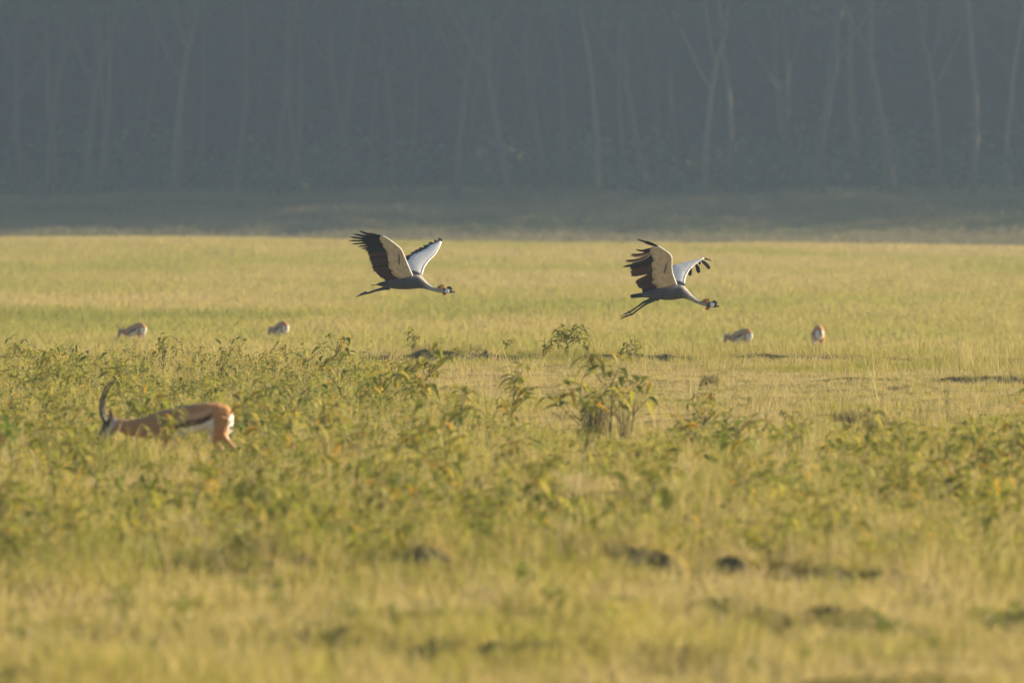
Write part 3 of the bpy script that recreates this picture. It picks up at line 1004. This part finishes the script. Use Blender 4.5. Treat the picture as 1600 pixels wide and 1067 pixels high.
def build_crane(cfg):
    cx, cy = cfg['c']; k = 1.0 / cfg['k']
    Q = lambda p: ((p[0] - cx) * k, (cy - p[1]) * k)
    root = empty('crowned_crane', cfg['loc'])
    tag(root, cfg['label'], 'crane', 'crowned cranes in flight')
    # ---- body, neck and head: one continuous loft from tail to face
    st = np.array(cfg['body'], float)
    t = np.linspace(0, len(st) - 1, 64)
    st = np.stack([np.interp(t, np.arange(len(st)), st[:, j]) for j in range(4)], -1)
    for _ in range(2):
        b = st.copy(); b[1:-1] = (st[:-2] + 2 * st[1:-1] + st[2:]) / 4; st = b
    V, Fc, C = [], [], []
    ns = 18
    x0, x1 = st[0, 0], st[-1, 0]
    for i, (zx, zt, zb, wr) in enumerate(st):
        a, zt_ = Q((zx, zt)); _, zb_ = Q((zx, zb))
        cz, hz = (zt_ + zb_) / 2, max((zt_ - zb_) / 2, .002)
        for j in range(ns):
            an = 2 * math.pi * j / ns
            V.append((a, hz * wr * math.cos(an), cz + hz * math.sin(an)))
            u = (zx - x0) / (x1 - x0)
            tail = 1 - sstep(.05, .16, u)
            neck = sstep(.56, .72, u) * (1 - sstep(.86, .9, u))
            face = sstep(.87, .9, u)
            mantle = sstep(.35, .55, u) * (1 - sstep(.66, .74, u)) * sstep(.25, .7, math.sin(an))
            c = np.array((.078, .074, .080))
            c = c * (1 - tail) + np.array((.035, .03, .03)) * tail
            c = c * (1 - neck) + np.array((.36, .35, .37)) * neck
            c = c * (1 - mantle) + np.array((.42, .38, .36)) * mantle
            c = c * (1 - face) + np.array((.05, .05, .06)) * face
            C.append(c)
    n = len(st)
    for i in range(n - 1):
        for j in range(ns):
            j2 = (j + 1) % ns
            Fc.append((i * ns + j, i * ns + j2, (i + 1) * ns + j2, (i + 1) * ns + j))
    Fc.append(tuple(range(ns - 1, -1, -1))); Fc.append(tuple((n - 1) * ns + j for j in range(ns)))
    body = obj('body', mesh('body', V, Fc, M['crane_body'], True, None, C), root)
    hd = cfg['head']
    def part(name, vf, mat, par=body):
        return obj(name, mesh(name, vf[0], vf[1], M[mat]), par)
    hx, hz = Q(hd['cap'])
    part('cap', ellipsoid((hx, 0, hz), (.038, .030, .030), -.3, bump=.05), 'cap')
    hx, hz = Q(hd['cheek'])
    for s_ in (-1, 1):
        part('cheek_patch', ellipsoid((hx, s_ * .026, hz), (.030, .014, .035), -.15), 'cheek')
        ex, ez = Q((hd['cheek'][0] + 30, hd['cheek'][1] - 14))
        part('eye', ellipsoid((ex, s_ * .031, ez), (.006, .004, .006)), 'cheek')
    wx, wz = Q(hd['wattle'])
    part('throat_wattle', ellipsoid((wx, 0, wz), (.030, .014, .020), .35, bump=.12), 'wattle')
    sx_, sz_ = Q(cfg['scap'])
    part('scapular_feathers', ellipsoid((sx_, 0, sz_), (.075, .045, .034), -.25, bump=.06), 'scap')
    # bill
    bx, bz = Q(hd['bill0']); tx, tz = Q(hd['bill1'])
    mb = MB()
    mb.tube([(bx - .01, 0, bz), (bx + (tx - bx) * .3, 0, bz + (tz - bz) * .25), (bx + (tx - bx) * .7, 0, bz + (tz - bz) * .65), (tx, 0, tz)],
            [(.013, .015), (.010, .011), (.006, .006), (.001, .001)], 8)
    obj('bill', mb.me('bill', M['bill']), body)
    # golden crest: a fan of stiff bristles
    r = random.Random(3)
    mb = MB()
    ox, oz = Q(hd['crest0'])
    for q in range(260):
        f = r.random()
        tx, tz = Q((hd['crestA'][0] * (1 - f) + hd['crestB'][0] * f, hd['crestA'][1] * (1 - f) + hd['crestB'][1] * f))
        ln = r.uniform(.75, 1.08)
        tip = Vector((ox + (tx - ox) * ln + r.gauss(0, .008), r.gauss(0, .028), oz + (tz - oz) * ln + r.gauss(0, .006)))
        b0 = Vector((ox + r.uniform(-.012, .012), r.uniform(-.008, .008), oz + r.uniform(-.012, .010)))
        mid = b0.lerp(tip, .55) + Vector((0, 0, .006))
        mb.tube([b0, mid, tip], [.0022, .0022, .0012], 3)
    obj('crest', mb.me('crest', M['crest']), body)
    # ---- wings
    for w in cfg['wings']:
        y0, sl, sgn = w['y0'], w['slope'], w['side']
        _, zs = Q(w['LE'][0])
        def P(p, dy=0.0):
            a, b = Q(p)
            return Vector((a, sgn * (y0 + sl * max(-.06, b - zs)) + dy, b))
        nrm = Vector((0, -sgn * 1.0, sl)).normalized()      # the upper face of the wing
        # covert surface: lofted aerofoil sections from root to wrist
        NS, NC = 26, 9
        LE, TE = smooth_curve(w['LE'], NS), smooth_curve(w['TE'], NS)
        V, Fc = [], []
        rr = random.Random(5)
        for i in range(NS):
            jag = rr.uniform(-.05, .05) if 0 < i < NS - 1 else 0
            te = LE[i] + (TE[i] - LE[i]) * (1 + jag)
            le3, te3 = P(LE[i]), P(te)
            ch = (te3 - le3)
            loop = []
            thk = .017 * (1 - .35 * i / NS)
            for j in range(NC):
                c = j / (NC - 1); c = c * c
                th = thk * (1.6 * math.sqrt(max(c, 0)) * (1 - c) + .22 * math.sqrt(c)) + .0015
                camber = .05 * c * (1 - c) * ch.length
                p = le3 + ch * c
                loop.append((p + nrm * (camber + th), p + nrm * (camber - th * .8)))
            ring = [a for a, b in loop] + [b for a, b in reversed(loop)]
            V += ring
        m = 2 * NC
        for i in range(NS - 1):
            for j in range(m):
                j2 = (j + 1) % m
                Fc.append((i * m + j, i * m + j2, (i + 1) * m + j2, (i + 1) * m + j))
        Fc.append(tuple(range(m - 1, -1, -1))); Fc.append(tuple((NS - 1) * m + j for j in range(m)))
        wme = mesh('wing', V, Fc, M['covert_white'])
        wme.materials.append(M['covert_under_shade'])
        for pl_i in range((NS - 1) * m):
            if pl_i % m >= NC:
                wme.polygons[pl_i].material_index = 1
        wing = obj('wing', wme, root)
        # leading edge: the rounded feathered arm
        mb = MB()
        le = [P(p) for p in LE]
        mb.tube(le, [.014 * (1 - .5 * i / NS) for i in range(NS)], 8)
        obj('wing_arm', mb.me('wing_arm', M['covert_white']), wing)
        # quills
        cnt = 0
        for fe in w['quills']:
            b2, t2, wd, bend, mat = fe[:5]
            dy = fe[5] if len(fe) > 5 else 0.0
            b3, t3 = P(b2), P(t2, dy)
            off = nrm * (.002 * ((cnt * 7) % 5) - .004 - sgn * 0.0)
            ax = t3 - b3
            side = ax.cross(nrm).normalized()
            FV, FF = [], []
            nseg = 8
            for q in range(nseg + 1):
                s_ = q / nseg
                ctr = b3 + ax * s_ + side * (bend * ax.length * 4 * s_ * (1 - s_)) + off - nrm * (.03 * ax.length * s_ * s_)
                ww = wd * (.55 + .45 * min(1, s_ * 3)) * (1 if s_ < .75 else math.sqrt(max(0, 1 - ((s_ - .75) / .25) ** 2)) * .92 + .08)
                if mat == 'primary' and ax.length > .2:
                    ww *= 1 - .5 * float(sstep(.45, .7, s_))
                FV += [ctr - side * ww * .5 - nrm * .0015, ctr + nrm * .002, ctr + side * ww * .5 - nrm * .0015]
            for q in range(nseg):
                a = q * 3
                FF += [(a, a + 1, a + 4, a + 3), (a + 1, a + 2, a + 5, a + 4)]
            obj('flight_feather', mesh('flight_feather', FV, FF, M[mat]), wing)
            cnt += 1
        if 'streak' in w:
            a, b = P(w['streak'][0]), P(w['streak'][1])
            ax = b - a; side = ax.cross(nrm).normalized()
            off = -nrm * .021
            FV = [a + off, a.lerp(b, .4) + side * .011 + off, a.lerp(b, .4) - side * .011 + off, a.lerp(b, .8) + side * .012 + off, a.lerp(b, .8) - side * .012 + off, b + off]
            FV += [p - off * .3 for p in FV]
            FF = [(0, 1, 2), (1, 3, 4, 2), (3, 5, 4), (6, 8, 7), (7, 8, 10, 9), (9, 10, 11), (0, 6, 7, 1), (1, 7, 9, 3), (3, 9, 11, 5), (0, 2, 8, 6), (2, 4, 10, 8), (4, 5, 11, 10)]
            obj('grey_covert', mesh('grey_covert', FV, FF, M['streak']), wing)
    # ---- tail feathers
    for tf in cfg['tail']:
        a, b, wd, yy = tf
        a2, b2 = Q(a), Q(b)
        p, q = Vector((a2[0], yy * .5, a2[1])), Vector((b2[0], yy, b2[1]))
        FV = []
        for s_ in np.linspace(0, 1, 6):
            c = p.lerp(q, s_)
            w2 = wd * (.7 + .3 * s_) * (1 if s_ < .9 else .6)
            FV += [c + Vector((0, -w2, -w2 * .45)), c + Vector((0, 0, .004)), c + Vector((0, w2, w2 * .45))]
        FF = []
        for s_ in range(5):
            i = s_ * 3
            FF += [(i, i + 1, i + 4, i + 3), (i + 1, i + 2, i + 5, i + 4)]
        obj('tail_feather', mesh('tail_feather', FV, FF, M['primary']), root)
    # ---- legs with feet
    for lg in cfg['legs']:
        yy = lg['y']
        pts = [Vector((Q(p)[0], yy, Q(p)[1])) for p in lg['pts']]
        mb = MB()
        mb.tube(pts, lg['r'], 8)
        leg = obj('leg', mb.me('leg', M['leg']), root)
        mb = MB()
        for j, (a, b) in enumerate(lg['toes']):
            p, q = Q(a), Q(b)
            y2 = yy + (j - 1) * .012
            A, B = Vector((p[0], yy, p[1])), Vector((q[0], y2, q[1]))
            mb.tube([A, A.lerp(B, .5) + Vector((0, 0, .004)), B], [.011, .009, .003], 6)
        obj('foot', mb.me('foot', M['leg']), leg)
    return root

def fan(b0, b1, t0, t1, n, wd, mat, bend=0.0, dy=0.0, jit=6, seed=0):
    r = random.Random(seed)
    out = []
    for i in range(n):
        f = i / max(1, n - 1)
        out.append(((b0[0] + (b1[0] - b0[0]) * f, b0[1] + (b1[1] - b0[1]) * f),
                    (t0[0] + (t1[0] - t0[0]) * f + r.uniform(-jit, jit), t0[1] + (t1[1] - t0[1]) * f + r.uniform(-jit, jit)), wd * r.uniform(.9, 1.1), bend, mat, dy))
    return out

DC = 222.0
PC = F / DC      # pixels per metre at the cranes
def crane_loc(px, py):
    return ((px - 800) / PC, DC, H - (py - YH) / PC)

crane_a = dict(
    scap=(905, 665), c=(740, 780), k=7.62 * PC, loc=crane_loc(530 + 740 / 7.62, 340 + 780 / 7.62),
    label='crowned crane gliding with smooth unbroken dark trailing edge and both legs together',
    body=[(470, 775, 812, 1.4), (520, 762, 822, 1.3), (580, 742, 836, 1.15), (650, 722, 850, 1.0), (740, 704, 857, .95), (830, 682, 855, .9), (900, 664, 850, .85), (955, 670, 843, .8),
          (1000, 715, 846, .75), (1040, 762, 856, .75), (1080, 797, 867, .75), (1120, 824, 879, .8), (1160, 843, 889, .85), (1205, 853, 896, .85), (1245, 850, 901, .85),
          (1280, 838, 904, .85), (1315, 842, 901, .85), (1338, 858, 896, .8), (1350, 872, 893, .8)],
    head=dict(cap=(1313, 845), cheek=(1285, 874), wattle=(1258, 903), bill0=(1340, 880), bill1=(1387, 889), crest0=(1252, 858), crestA=(1160, 838), crestB=(1235, 790)),
    wings=[
        dict(side=-1, y0=.07, slope=.62,
             LE=[(868, 690), (820, 580), (775, 470), (740, 375), (660, 310), (560, 235), (498, 213)],
             TE=[(735, 735), (668, 700), (618, 650), (588, 560), (573, 430), (528, 340), (478, 250)],
             streak=((712, 400), (716, 562)),
             quills=[((520, 222), (238, 148), .058, .06, 'primary'), ((520, 232), (170, 185), .055, .05, 'primary'), ((515, 245), (128, 226), .055, .04, 'primary'),
                     ((515, 262), (114, 266), .052, .02, 'primary'), ((520, 290), (150, 310), .052, .0, 'primary'), ((530, 312), (222, 337), .058, .0, 'primary'),
                     ((545, 335), (262, 365), .062, .0, 'primary'), ((560, 360), (300, 388), .066, -.02, 'primary'), ((575, 385), (325, 402), .066, -.02, 'primary')]
                    + fan((600, 400), (625, 560), (340, 420), (385, 585), 8, .062, 'secondary', -.02, 0, 5, 1)
                    + fan((625, 580), (740, 715), (395, 610), (485, 700), 7, .066, 'secondary', -.03, 0, 5, 2)
                    + fan((680, 690), (760, 725), (510, 715), (565, 752), 4, .06, 'secondary', -.03, .02, 4, 3)),
        dict(side=1, y0=.06, slope=1.45,
             LE=[(975, 692), (1000, 600), (1060, 510), (1140, 440), (1180, 370), (1215, 296)],
             TE=[(850, 650), (800, 520), (900, 432), (1000, 392), (1085, 333), (1192, 286)],
             quills=[((1202, 300), (1216, 236), .035, .0, 'primary', .1), ((1190, 300), (1183, 236), .04, .0, 'primary', .12), ((1165, 308), (1128, 262), .05, .0, 'primary', .12)]
                    + fan((1140, 320), (1040, 385), (1078, 288), (980, 345), 6, .06, 'primary', 0, .14, 4, 4)
                    + fan((1020, 395), (830, 500), (960, 352), (775, 470), 10, .06, 'secondary', 0, .14, 4, 5)
                    + fan((830, 515), (870, 640), (776, 480), (800, 560), 4, .06, 'secondary', 0, .12, 4, 6)),
    ],
    tail=[((560, 770), (440, 797), .022, .0), ((560, 775), (445, 800), .022, -.04), ((560, 778), (450, 803), .022, .04), ((520, 790), (372, 806), .008, .02)],
    legs=[dict(y=-.022, pts=[(600, 835), (530, 845), (430, 872), (340, 903)], r=[.030, .019, .012, .010], toes=[((345, 900), (195, 946)), ((345, 900), (225, 935)), ((345, 900), (240, 915)), ((340, 898), (292, 878))]),
          dict(y=.022, pts=[(600, 832), (525, 842), (425, 868), (335, 899)], r=[.030, .019, .012, .010], toes=[((340, 896), (205, 938)), ((340, 896), (230, 925)), ((340, 896), (250, 905)), ((335, 896), (300, 880))])])
build_crane(crane_a)

crane_b = dict(
    scap=(800, 592), c=(650, 700), k=7.115 * PC, loc=crane_loc(950 + 650 / 7.115, 360 + 700 / 7.115),
    label='crowned crane with splayed maroon flight feathers and a gap in its near wing',
    body=[(260, 712, 755, 1.3), (330, 700, 750, 1.3), (400, 686, 745, 1.2), (460, 664, 752, 1.1), (530, 642, 767, 1.0), (620, 626, 774, .95), (710, 606, 777, .9), (770, 588, 767, .85), (825, 592, 758, .8),
          (870, 640, 764, .75), (910, 690, 780, .75), (950, 735, 797, .75), (1000, 774, 818, .8), (1040, 795, 832, .85), (1085, 800, 846, .85), (1125, 796, 858, .85),
          (1165, 790, 860, .85), (1198, 800, 857, .8), (1216, 824, 852, .8)],
    head=dict(cap=(1186, 805), cheek=(1156, 828), wattle=(1106, 866), bill0=(1205, 838), bill1=(1250, 849), crest0=(1128, 815), crestA=(1030, 792), crestB=(1120, 748)),
    wings=[
        dict(side=-1, y0=.07, slope=.72,
             LE=[(758, 600), (725, 520), (700, 430), (703, 350), (705, 290), (680, 255), (640, 230), (590, 195), (548, 170)],
             TE=[(570, 655), (512, 612), (487, 560), (500, 480), (480, 400), (488, 330), (505, 285), (460, 262), (462, 212)],
             streak=((652, 350), (622, 480)),
             quills=[((545, 172), (318, 90), .052, .0, 'primary'), ((510, 190), (303, 205), .060, .16, 'primary'), ((505, 208), (250, 262), .048, .15, 'secondary'),
                     ((500, 226), (240, 274), .030, .15, 'pale_quill'), ((500, 238), (190, 330), .048, .14, 'secondary'), ((495, 246), (190, 342), .030, .14, 'pale_quill'),
                     ((495, 258), (154, 398), .066, .12, 'primary'), ((500, 275), (180, 390), .075, .10, 'primary'), ((505, 292), (215, 385), .075, .06, 'primary')]
                    + fan((520, 300), (540, 440), (240, 385), (252, 496), 8, .056, 'secondary', .03, 0, 4, 11)
                    + fan((545, 450), (545, 540), (302, 575), (345, 642), 6, .058, 'secondary', .02, 0, 4, 12)
                    + fan((545, 560), (570, 635), (370, 640), (385, 690), 5, .056, 'secondary', .02, 0, 4, 13)
                    + fan((530, 500), (560, 620), (420, 590), (430, 660), 4, .06, 'primary', .02, .01, 4, 14)),
        dict(side=1, y0=.06, slope=1.25,
             LE=[(842, 615), (850, 540), (870, 490), (900, 440), (940, 400), (980, 370), (1025, 340), (1072, 312)],
             TE=[(750, 600), (728, 490), (714, 400), (780, 378), (850, 360), (920, 342), (1000, 325), (1066, 308)],
             quills=[((1055, 318), (1160, 338), .045, -.16, 'primary', .1), ((1040, 335), (1137, 430), .058, -.06, 'primary', .1), ((1018, 350), (1028, 384), .03, 0, 'primary', .04),
                     ((982, 375), (1012, 474), .052, -.04, 'primary', .06), ((925, 420), (914, 508), .046, .04, 'primary', .05), ((1060, 312), (1110, 306), .024, 0, 'pale_quill', .1)]),
    ],
    tail=[((400, 715), (244, 732), .026, .0), ((400, 712), (250, 722), .024, -.045), ((400, 718), (254, 748), .024, .045), ((420, 715), (270, 740), .024, -.02)],
    legs=[dict(y=-.03, pts=[(560, 755), (520, 768), (430, 812), (350, 868), (262, 938)], r=[.034, .020, .016, .011, .011], toes=[((265, 935), (130, 987)), ((265, 935), (150, 968)), ((262, 935), (175, 955)), ((262, 932), (225, 905))]),
          dict(y=.03, pts=[(540, 750), (490, 760), (398, 798), (325, 850), (240, 910)], r=[.034, .020, .016, .011, .011], toes=[((245, 910), (136, 955)), ((245, 910), (160, 942)), ((245, 910), (175, 930)), ((245, 908), (218, 900))])])
build_crane(crane_b)
# ------------------------------------------------------------------ gazelles
M['gazelle'] = mat_coat('gazelle_coat', 45, .12)
M['horn'] = mat_plain('gazelle_horn', (.045, .036, .03), .5, .3, 40)
M['hoof'] = mat_plain('gazelle_hoof', (.03, .027, .024), .5, .2, 40)
M['tail_hair'] = mat_plain('gazelle_tail_hair', (.03, .022, .018), .8, .3, 60)
M['ear'] = mat_plain('gazelle_ear', (.30, .20, .13), .8, .2, 40)
M['eye'] = mat_plain('gazelle_eye', (.008, .007, .006), .15, .1, 20)
GK = 1.0 / (5.926 * 190)
G = lambda zx, zy: ((zx - 1000) * GK, (905 - zy) * GK)

def union_mesh(mb, voxel, name):
    me = bpy.data.meshes.new(name + '_raw')
    me.from_pydata(mb.v, [], mb.f)
    o = bpy.data.objects.new(name + '_raw', me)
    COL.objects.link(o)
    md = o.modifiers.new('r', 'REMESH'); md.mode = 'VOXEL'; md.voxel_size = voxel
    ms = o.modifiers.new('s', 'SMOOTH'); ms.factor = .5; ms.iterations = 6
    dg = bpy.context.evaluated_depsgraph_get()
    res = bpy.data.meshes.new_from_object(o.evaluated_get(dg))
    bpy.data.objects.remove(o)
    bpy.data.meshes.remove(me)
    return res

def loft(mb, stations, ns=14):
    """(zx, top, bottom, half width m) stations"""
    pts, rad = [], []
    for zx, a, b, w in stations:
        x, z1 = G(zx, a); _, z0 = G(zx, b)
        pts.append((x, 0, (z0 + z1) / 2)); rad.append((w, (z1 - z0) / 2))
    # vertical sections: build rings directly
    V, Fc = [], []
    for (x, _, z), (w, h) in zip(pts, rad):
        for j in range(ns):
            an = 2 * math.pi * j / ns
            V.append((x, w * math.cos(an), z + h * math.sin(an)))
    n = len(pts)
    for i in range(n - 1):
        for j in range(ns):
            j2 = (j + 1) % ns
            Fc.append((i * ns + j, (i + 1) * ns + j, (i + 1) * ns + j2, i * ns + j2))
    Fc.append(tuple(range(ns))); Fc.append(tuple((n - 1) * ns + j for j in range(ns - 1, -1, -1)))
    mb.add(V, Fc)

def gazelle_body():
    mb = MB()
    loft(mb, [(1392, 405, 480, .03), (1375, 355, 560, .062), (1330, 312, 605, .08), (1250, 287, 600, .088), (1150, 285, 548, .09), (1050, 296, 575, .1), (950, 312, 605, .105),
              (850, 338, 625, .1), (760, 352, 640, .088), (690, 370, 640, .07), (610, 410, 625, .055), (520, 432, 615, .048), (420, 446, 598, .042), (330, 432, 560, .040), (275, 430, 545, .036)])
    def tube(pp, rr, y):
        ys = y if isinstance(y, (list, tuple)) else [y] * len(pp)
        mb.tube([(G(*p)[0], ys[i], G(*p)[1]) for i, p in enumerate(pp)], rr, 10)
    tube([(305, 475), (258, 492), (226, 535), (192, 588), (163, 628), (142, 652)], [(.040, .045), (.046, .062), (.044, .062), (.034, .050), (.027, .038), (.018, .024)], 0)
    # hind legs: stifle forward, hock back
    for s, pp in ((-1, [(1290, 430), (1265, 540), (1275, 600), (1345, 665), (1432, 755), (1448, 820), (1468, 872), (1462, 900)]),
                  (1, [(1260, 430), (1215, 545), (1205, 605), (1240, 680), (1300, 760), (1280, 830), (1262, 875), (1250, 900)])):
        tube(pp, [(.055, .085), (.048, .070), (.040, .050), (.026, .032), (.018, .022), (.013, .014), (.014, .015), (.015, .017)], [s * q for q in (.045, .06, .06, .055, .05, .05, .05, .05)])
    for s, pp in ((-1, [(780, 480), (805, 580), (835, 650), (868, 745), (880, 800), (888, 865), (880, 900)]),
                  (1, [(780, 480), (780, 580), (770, 650), (745, 745), (735, 800), (720, 865), (708, 900)])):
        tube(pp, [(.05, .085), (.042, .060), (.032, .036), (.020, .022), (.014, .015), (.014, .015), (.015, .017)], [s * q for q in (.05, .06, .058, .05, .05, .05, .05)])
    me = union_mesh(mb, .0075, 'gazelle')
    me.name = 'body'
    n = len(me.vertices)
    co = np.zeros(n * 3); me.vertices.foreach_get('co', co); co = co.reshape(-1, 3)
    no = np.zeros(n * 3); me.vertices.foreach_get('normal', no); no = no.reshape(-1, 3)
    zx = co[:, 0] / GK + 1000; zy = 905 - co[:, 2] / GK
    wob = 9 * (fbm(zx / 30, zy / 30, 201) - .5)
    zy_ = zy + wob
    fawn = np.array((.50, .23, .080)); pale = np.array((.50, .33, .18)); white = np.array((.80, .77, .72)); dark = np.array((.035, .026, .022))
    C = np.tile(fawn, (n, 1))
    def blend(mask, col):
        nonlocal C
        C = C * (1 - mask[:, None]) + np.array(col) * mask[:, None]
    # saddle a little duller; forequarters dulled to paint in the sunlit rump's warmth
    blend(sstep(1150, 850, zx) * .6, (.34, .205, .11))
    blend(sstep(360, 300, zy_ + (zx - 1000) * .0) * sstep(1180, 1050, zx) * sstep(600, 760, zx) * .4, (.20, .11, .06))
    sx = np.array([820, 850, 880, 1000, 1100, 1170, 1200]); sy = np.array([610, 545, 512, 478, 458, 425, 405])
    st = np.interp(zx, sx, sy)
    along = sstep(815, 840, zx) * sstep(1215, 1165, zx)
    blend(along * sstep(-95, -70, zy_ - st) * sstep(-28, -40, zy_ - st) * .9, pale)
    blend(sstep(815, 860, zx) * sstep(1230, 1180, zx) * sstep(20, 34, zy_ - st) * sstep(720, 660, zy), white)
    blend(along * sstep(-36, -18, zy_ - st) * sstep(38, 22, zy_ - st) * (.62 + .5 * fbm(zx / 60, zy / 40, 205)).clip(0, 1), (.055, .036, .028))
    rear = sstep(1345, 1362, zx - (zy - 400) * -.10) * sstep(395, 410, zy) * sstep(640, 600, zy)
    blend(np.clip(rear, 0, 1), white)
    blend(sstep(1322, 1330, zx) * sstep(1350, 1340, zx - (zy - 400) * -.10) * sstep(410, 430, zy) * sstep(600, 580, zy) * .7, dark)
    # legs: pale below, white inside
    blend(sstep(620, 720, zy) * (zx > 650) * .85, (.52, .36, .22))
    blend(sstep(.01, -.03, np.abs(co[:, 1]) - .05 + .03) * (zy > 620) * (zx > 650) * .6, white)
    # head: dark blaze, white stripe through the cheek, pale throat
    hd = sstep(330, 300, zx)
    blend(hd * .8, (.36, .22, .12))
    u = (zx - 190) * .80 + (zy - 560) * .62          # across the face
    blend(hd * sstep(-2, 14, u) * sstep(64, 40, u) * .9, white * .55)
    blend(hd * sstep(6, -6, u), (.05, .05, .055))
    blend(sstep(560, 600, zy + (zx - 300) * -.25) * sstep(520, 430, zx) * sstep(240, 280, zx) * .7, white * .8)
    blend(sstep(168, 150, zx) * (zy > 600), (.04, .04, .045))
    a = me.attributes.new('coat', 'FLOAT_COLOR', 'POINT')
    c4 = np.ones((n, 4), np.float32); c4[:, :3] = C
    a.data.foreach_set('color', c4.ravel())
    me.polygons.foreach_set('use_smooth', np.ones(len(me.polygons), bool))
    me.materials.clear(); me.materials.append(M['gazelle'])
    return me

GB = gazelle_body()
def horn_mesh(s):
    o_ = 22 if s > 0 else 0
    pp = resample([(212 + o_ * .4, 478), (176 + o_, 410), (162 + o_, 340), (168 + o_, 265), (186 + o_ * 1.3, 195), (214 + o_ * 1.5, 140), (255 + o_ * 1.6, 92)], 40)
    mb = MB()
    mb.tube([(G(*p)[0], s * (.022 + .030 * math.sin(i / 39 * 3.0)), G(*p)[1]) for i, p in enumerate(pp)],
            [(.0185 * (1 - .68 * i / 39)) * (1 + (.10 if i % 2 and i < 32 else -.04)) for i in range(40)], 9)
    return mb.me('horn', M['horn'])
HORNS = [horn_mesh(-1), horn_mesh(1)]
def ear_mesh(s):
    V, Fc = [], []
    a, b = Vector((G(268, 458)[0], s * .040, G(268, 458)[1])), Vector((G(252, 338)[0], s * .075, G(252, 338)[1]))
    for t, w in ((0, .35), (.2, .8), (.5, 1), (.8, .6), (1, .06)):
        c = a.lerp(b, t)
        for q in (-1, -.5, 0, .5, 1):
            V.append(c + Vector((q * .020 * w, s * .010 * (abs(q) - .6) * w, 0)))
        for q in (1, .5, 0, -.5, -1):
            V.append(c + Vector((q * .018 * w, s * .010 * (abs(q) - .6) * w + s * .004, 0)))
    for i in range(4):
        for j in range(10):
            Fc.append((i * 10 + j, i * 10 + (j + 1) % 10, (i + 1) * 10 + (j + 1) % 10, (i + 1) * 10 + j))
    return mesh('ear', V, Fc, M['ear'])
EARS = [ear_mesh(-1), ear_mesh(1)]
def tail_mesh():
    mb = MB()
    mb.tube([(G(*p)[0], 0, G(*p)[1]) for p in ((1375, 385), (1398, 410), (1405, 460), (1400, 520))], [(.014, .012), (.013, .010), (.012, .009), (.004, .004)], 8)
    return mb.me('tail', M['tail_hair'])
TAILM = tail_mesh()
EYES = [mesh('eye', *ellipsoid((G(236, 505)[0], s * .044, G(236, 505)[1]), (.011, .006, .011)), M['eye']) for s in (-1, 1)]
def hoof_mesh(zx, s):
    x, z = G(zx, 905)
    V = []
    for h, r, dx in ((0, .021, -.006), (.018, .019, -.003), (.034, .014, 0)):
        for j in range(10):
            an = 2 * math.pi * j / 10
            V.append((x + dx + r * 1.2 * math.cos(an), s * .05 + r * .85 * math.sin(an), z + h))
    Fc = [(i * 10 + j, i * 10 + (j + 1) % 10, (i + 1) * 10 + (j + 1) % 10, (i + 1) * 10 + j) for i in range(2) for j in range(10)]
    Fc += [tuple(range(9, -1, -1)), tuple(range(20, 30))]
    return mesh('hoof', V, Fc, M['hoof'])
HOOVES = [hoof_mesh(1460, -1), hoof_mesh(1248, 1), hoof_mesh(878, -1), hoof_mesh(706, 1)]

def place_gazelle(loc, rz, sc, label, group=None, horned=True):
    e = empty('gazelle', loc, rz, sc)
    tag(e, label, 'gazelle', group)
    b = obj('body', GB, e)
    for m in EARS: obj('ear', m, b)
    for m in EYES: obj('eye', m, b)
    if horned:
        for m in HORNS: obj('horn', m, b)
    obj('tail', TAILM, e)
    for m in HOOVES: obj('hoof', m, e)

DG = F / 190
gx = (130 + 1000 / 5.926 - 800) / F * DG
place_gazelle((gx, DG, H - (580 + 905 / 5.926 - YH) / 190), 0, 1.0, 'grazing gazelle with long ringed horns, head down among the weeds')
GR = 'gazelles grazing far out on the plain'
def far_gazelle(px, d, rz, sc, label, top_py=507):
    x = (px - 800) / F * d
    place_gazelle((x, d, gz1(x, d)), rz, sc, label, GR, False)
far_gazelle(213, 368, math.radians(-58), 1.0, 'far gazelle in profile with dark flank and bright white rump edge')
far_gazelle(439, 372, math.radians(-68), .98, 'small round far gazelle seen from behind between weed field and first crane')
far_gazelle(1160, 372, math.radians(-60), 1.02, 'blurred far gazelle with orange rump, half-turned away below the second crane')
far_gazelle(1278, 372, math.radians(-84), 1.18, 'blurred narrow far gazelle seen end-on, alone on the plain')

# ------------------------------------------------------------------ haze over the plain
def haze_box():
    x0, x1, y0, y1, z0, z1 = -800, 800, -100, 1540, -5, 40
    V = [(x, y, z) for z in (z0, z1) for y in (y0, y1) for x in (x0, x1)]
    Fc = [(0, 2, 3, 1), (4, 5, 7, 6), (0, 1, 5, 4), (2, 6, 7, 3), (0, 4, 6, 2), (1, 3, 7, 5)]
    m, nt, out = new_mat('morning_haze')
    v = nt.nodes.new('ShaderNodeVolumePrincipled')
    v.inputs['Color'].default_value = (.62, .80, 1.0, 1)
    v.inputs['Density'].default_value = .00031
    v.inputs['Anisotropy'].default_value = 0.72
    nt.links.new(v.outputs[0], out.inputs['Volume'])
    o = obj('haze', mesh('haze', V, Fc, m, False))
    o.display_type = 'WIRE'
    tag(o, 'thin bluish morning haze over the plain', 'haze', kind='stuff')
haze_box()
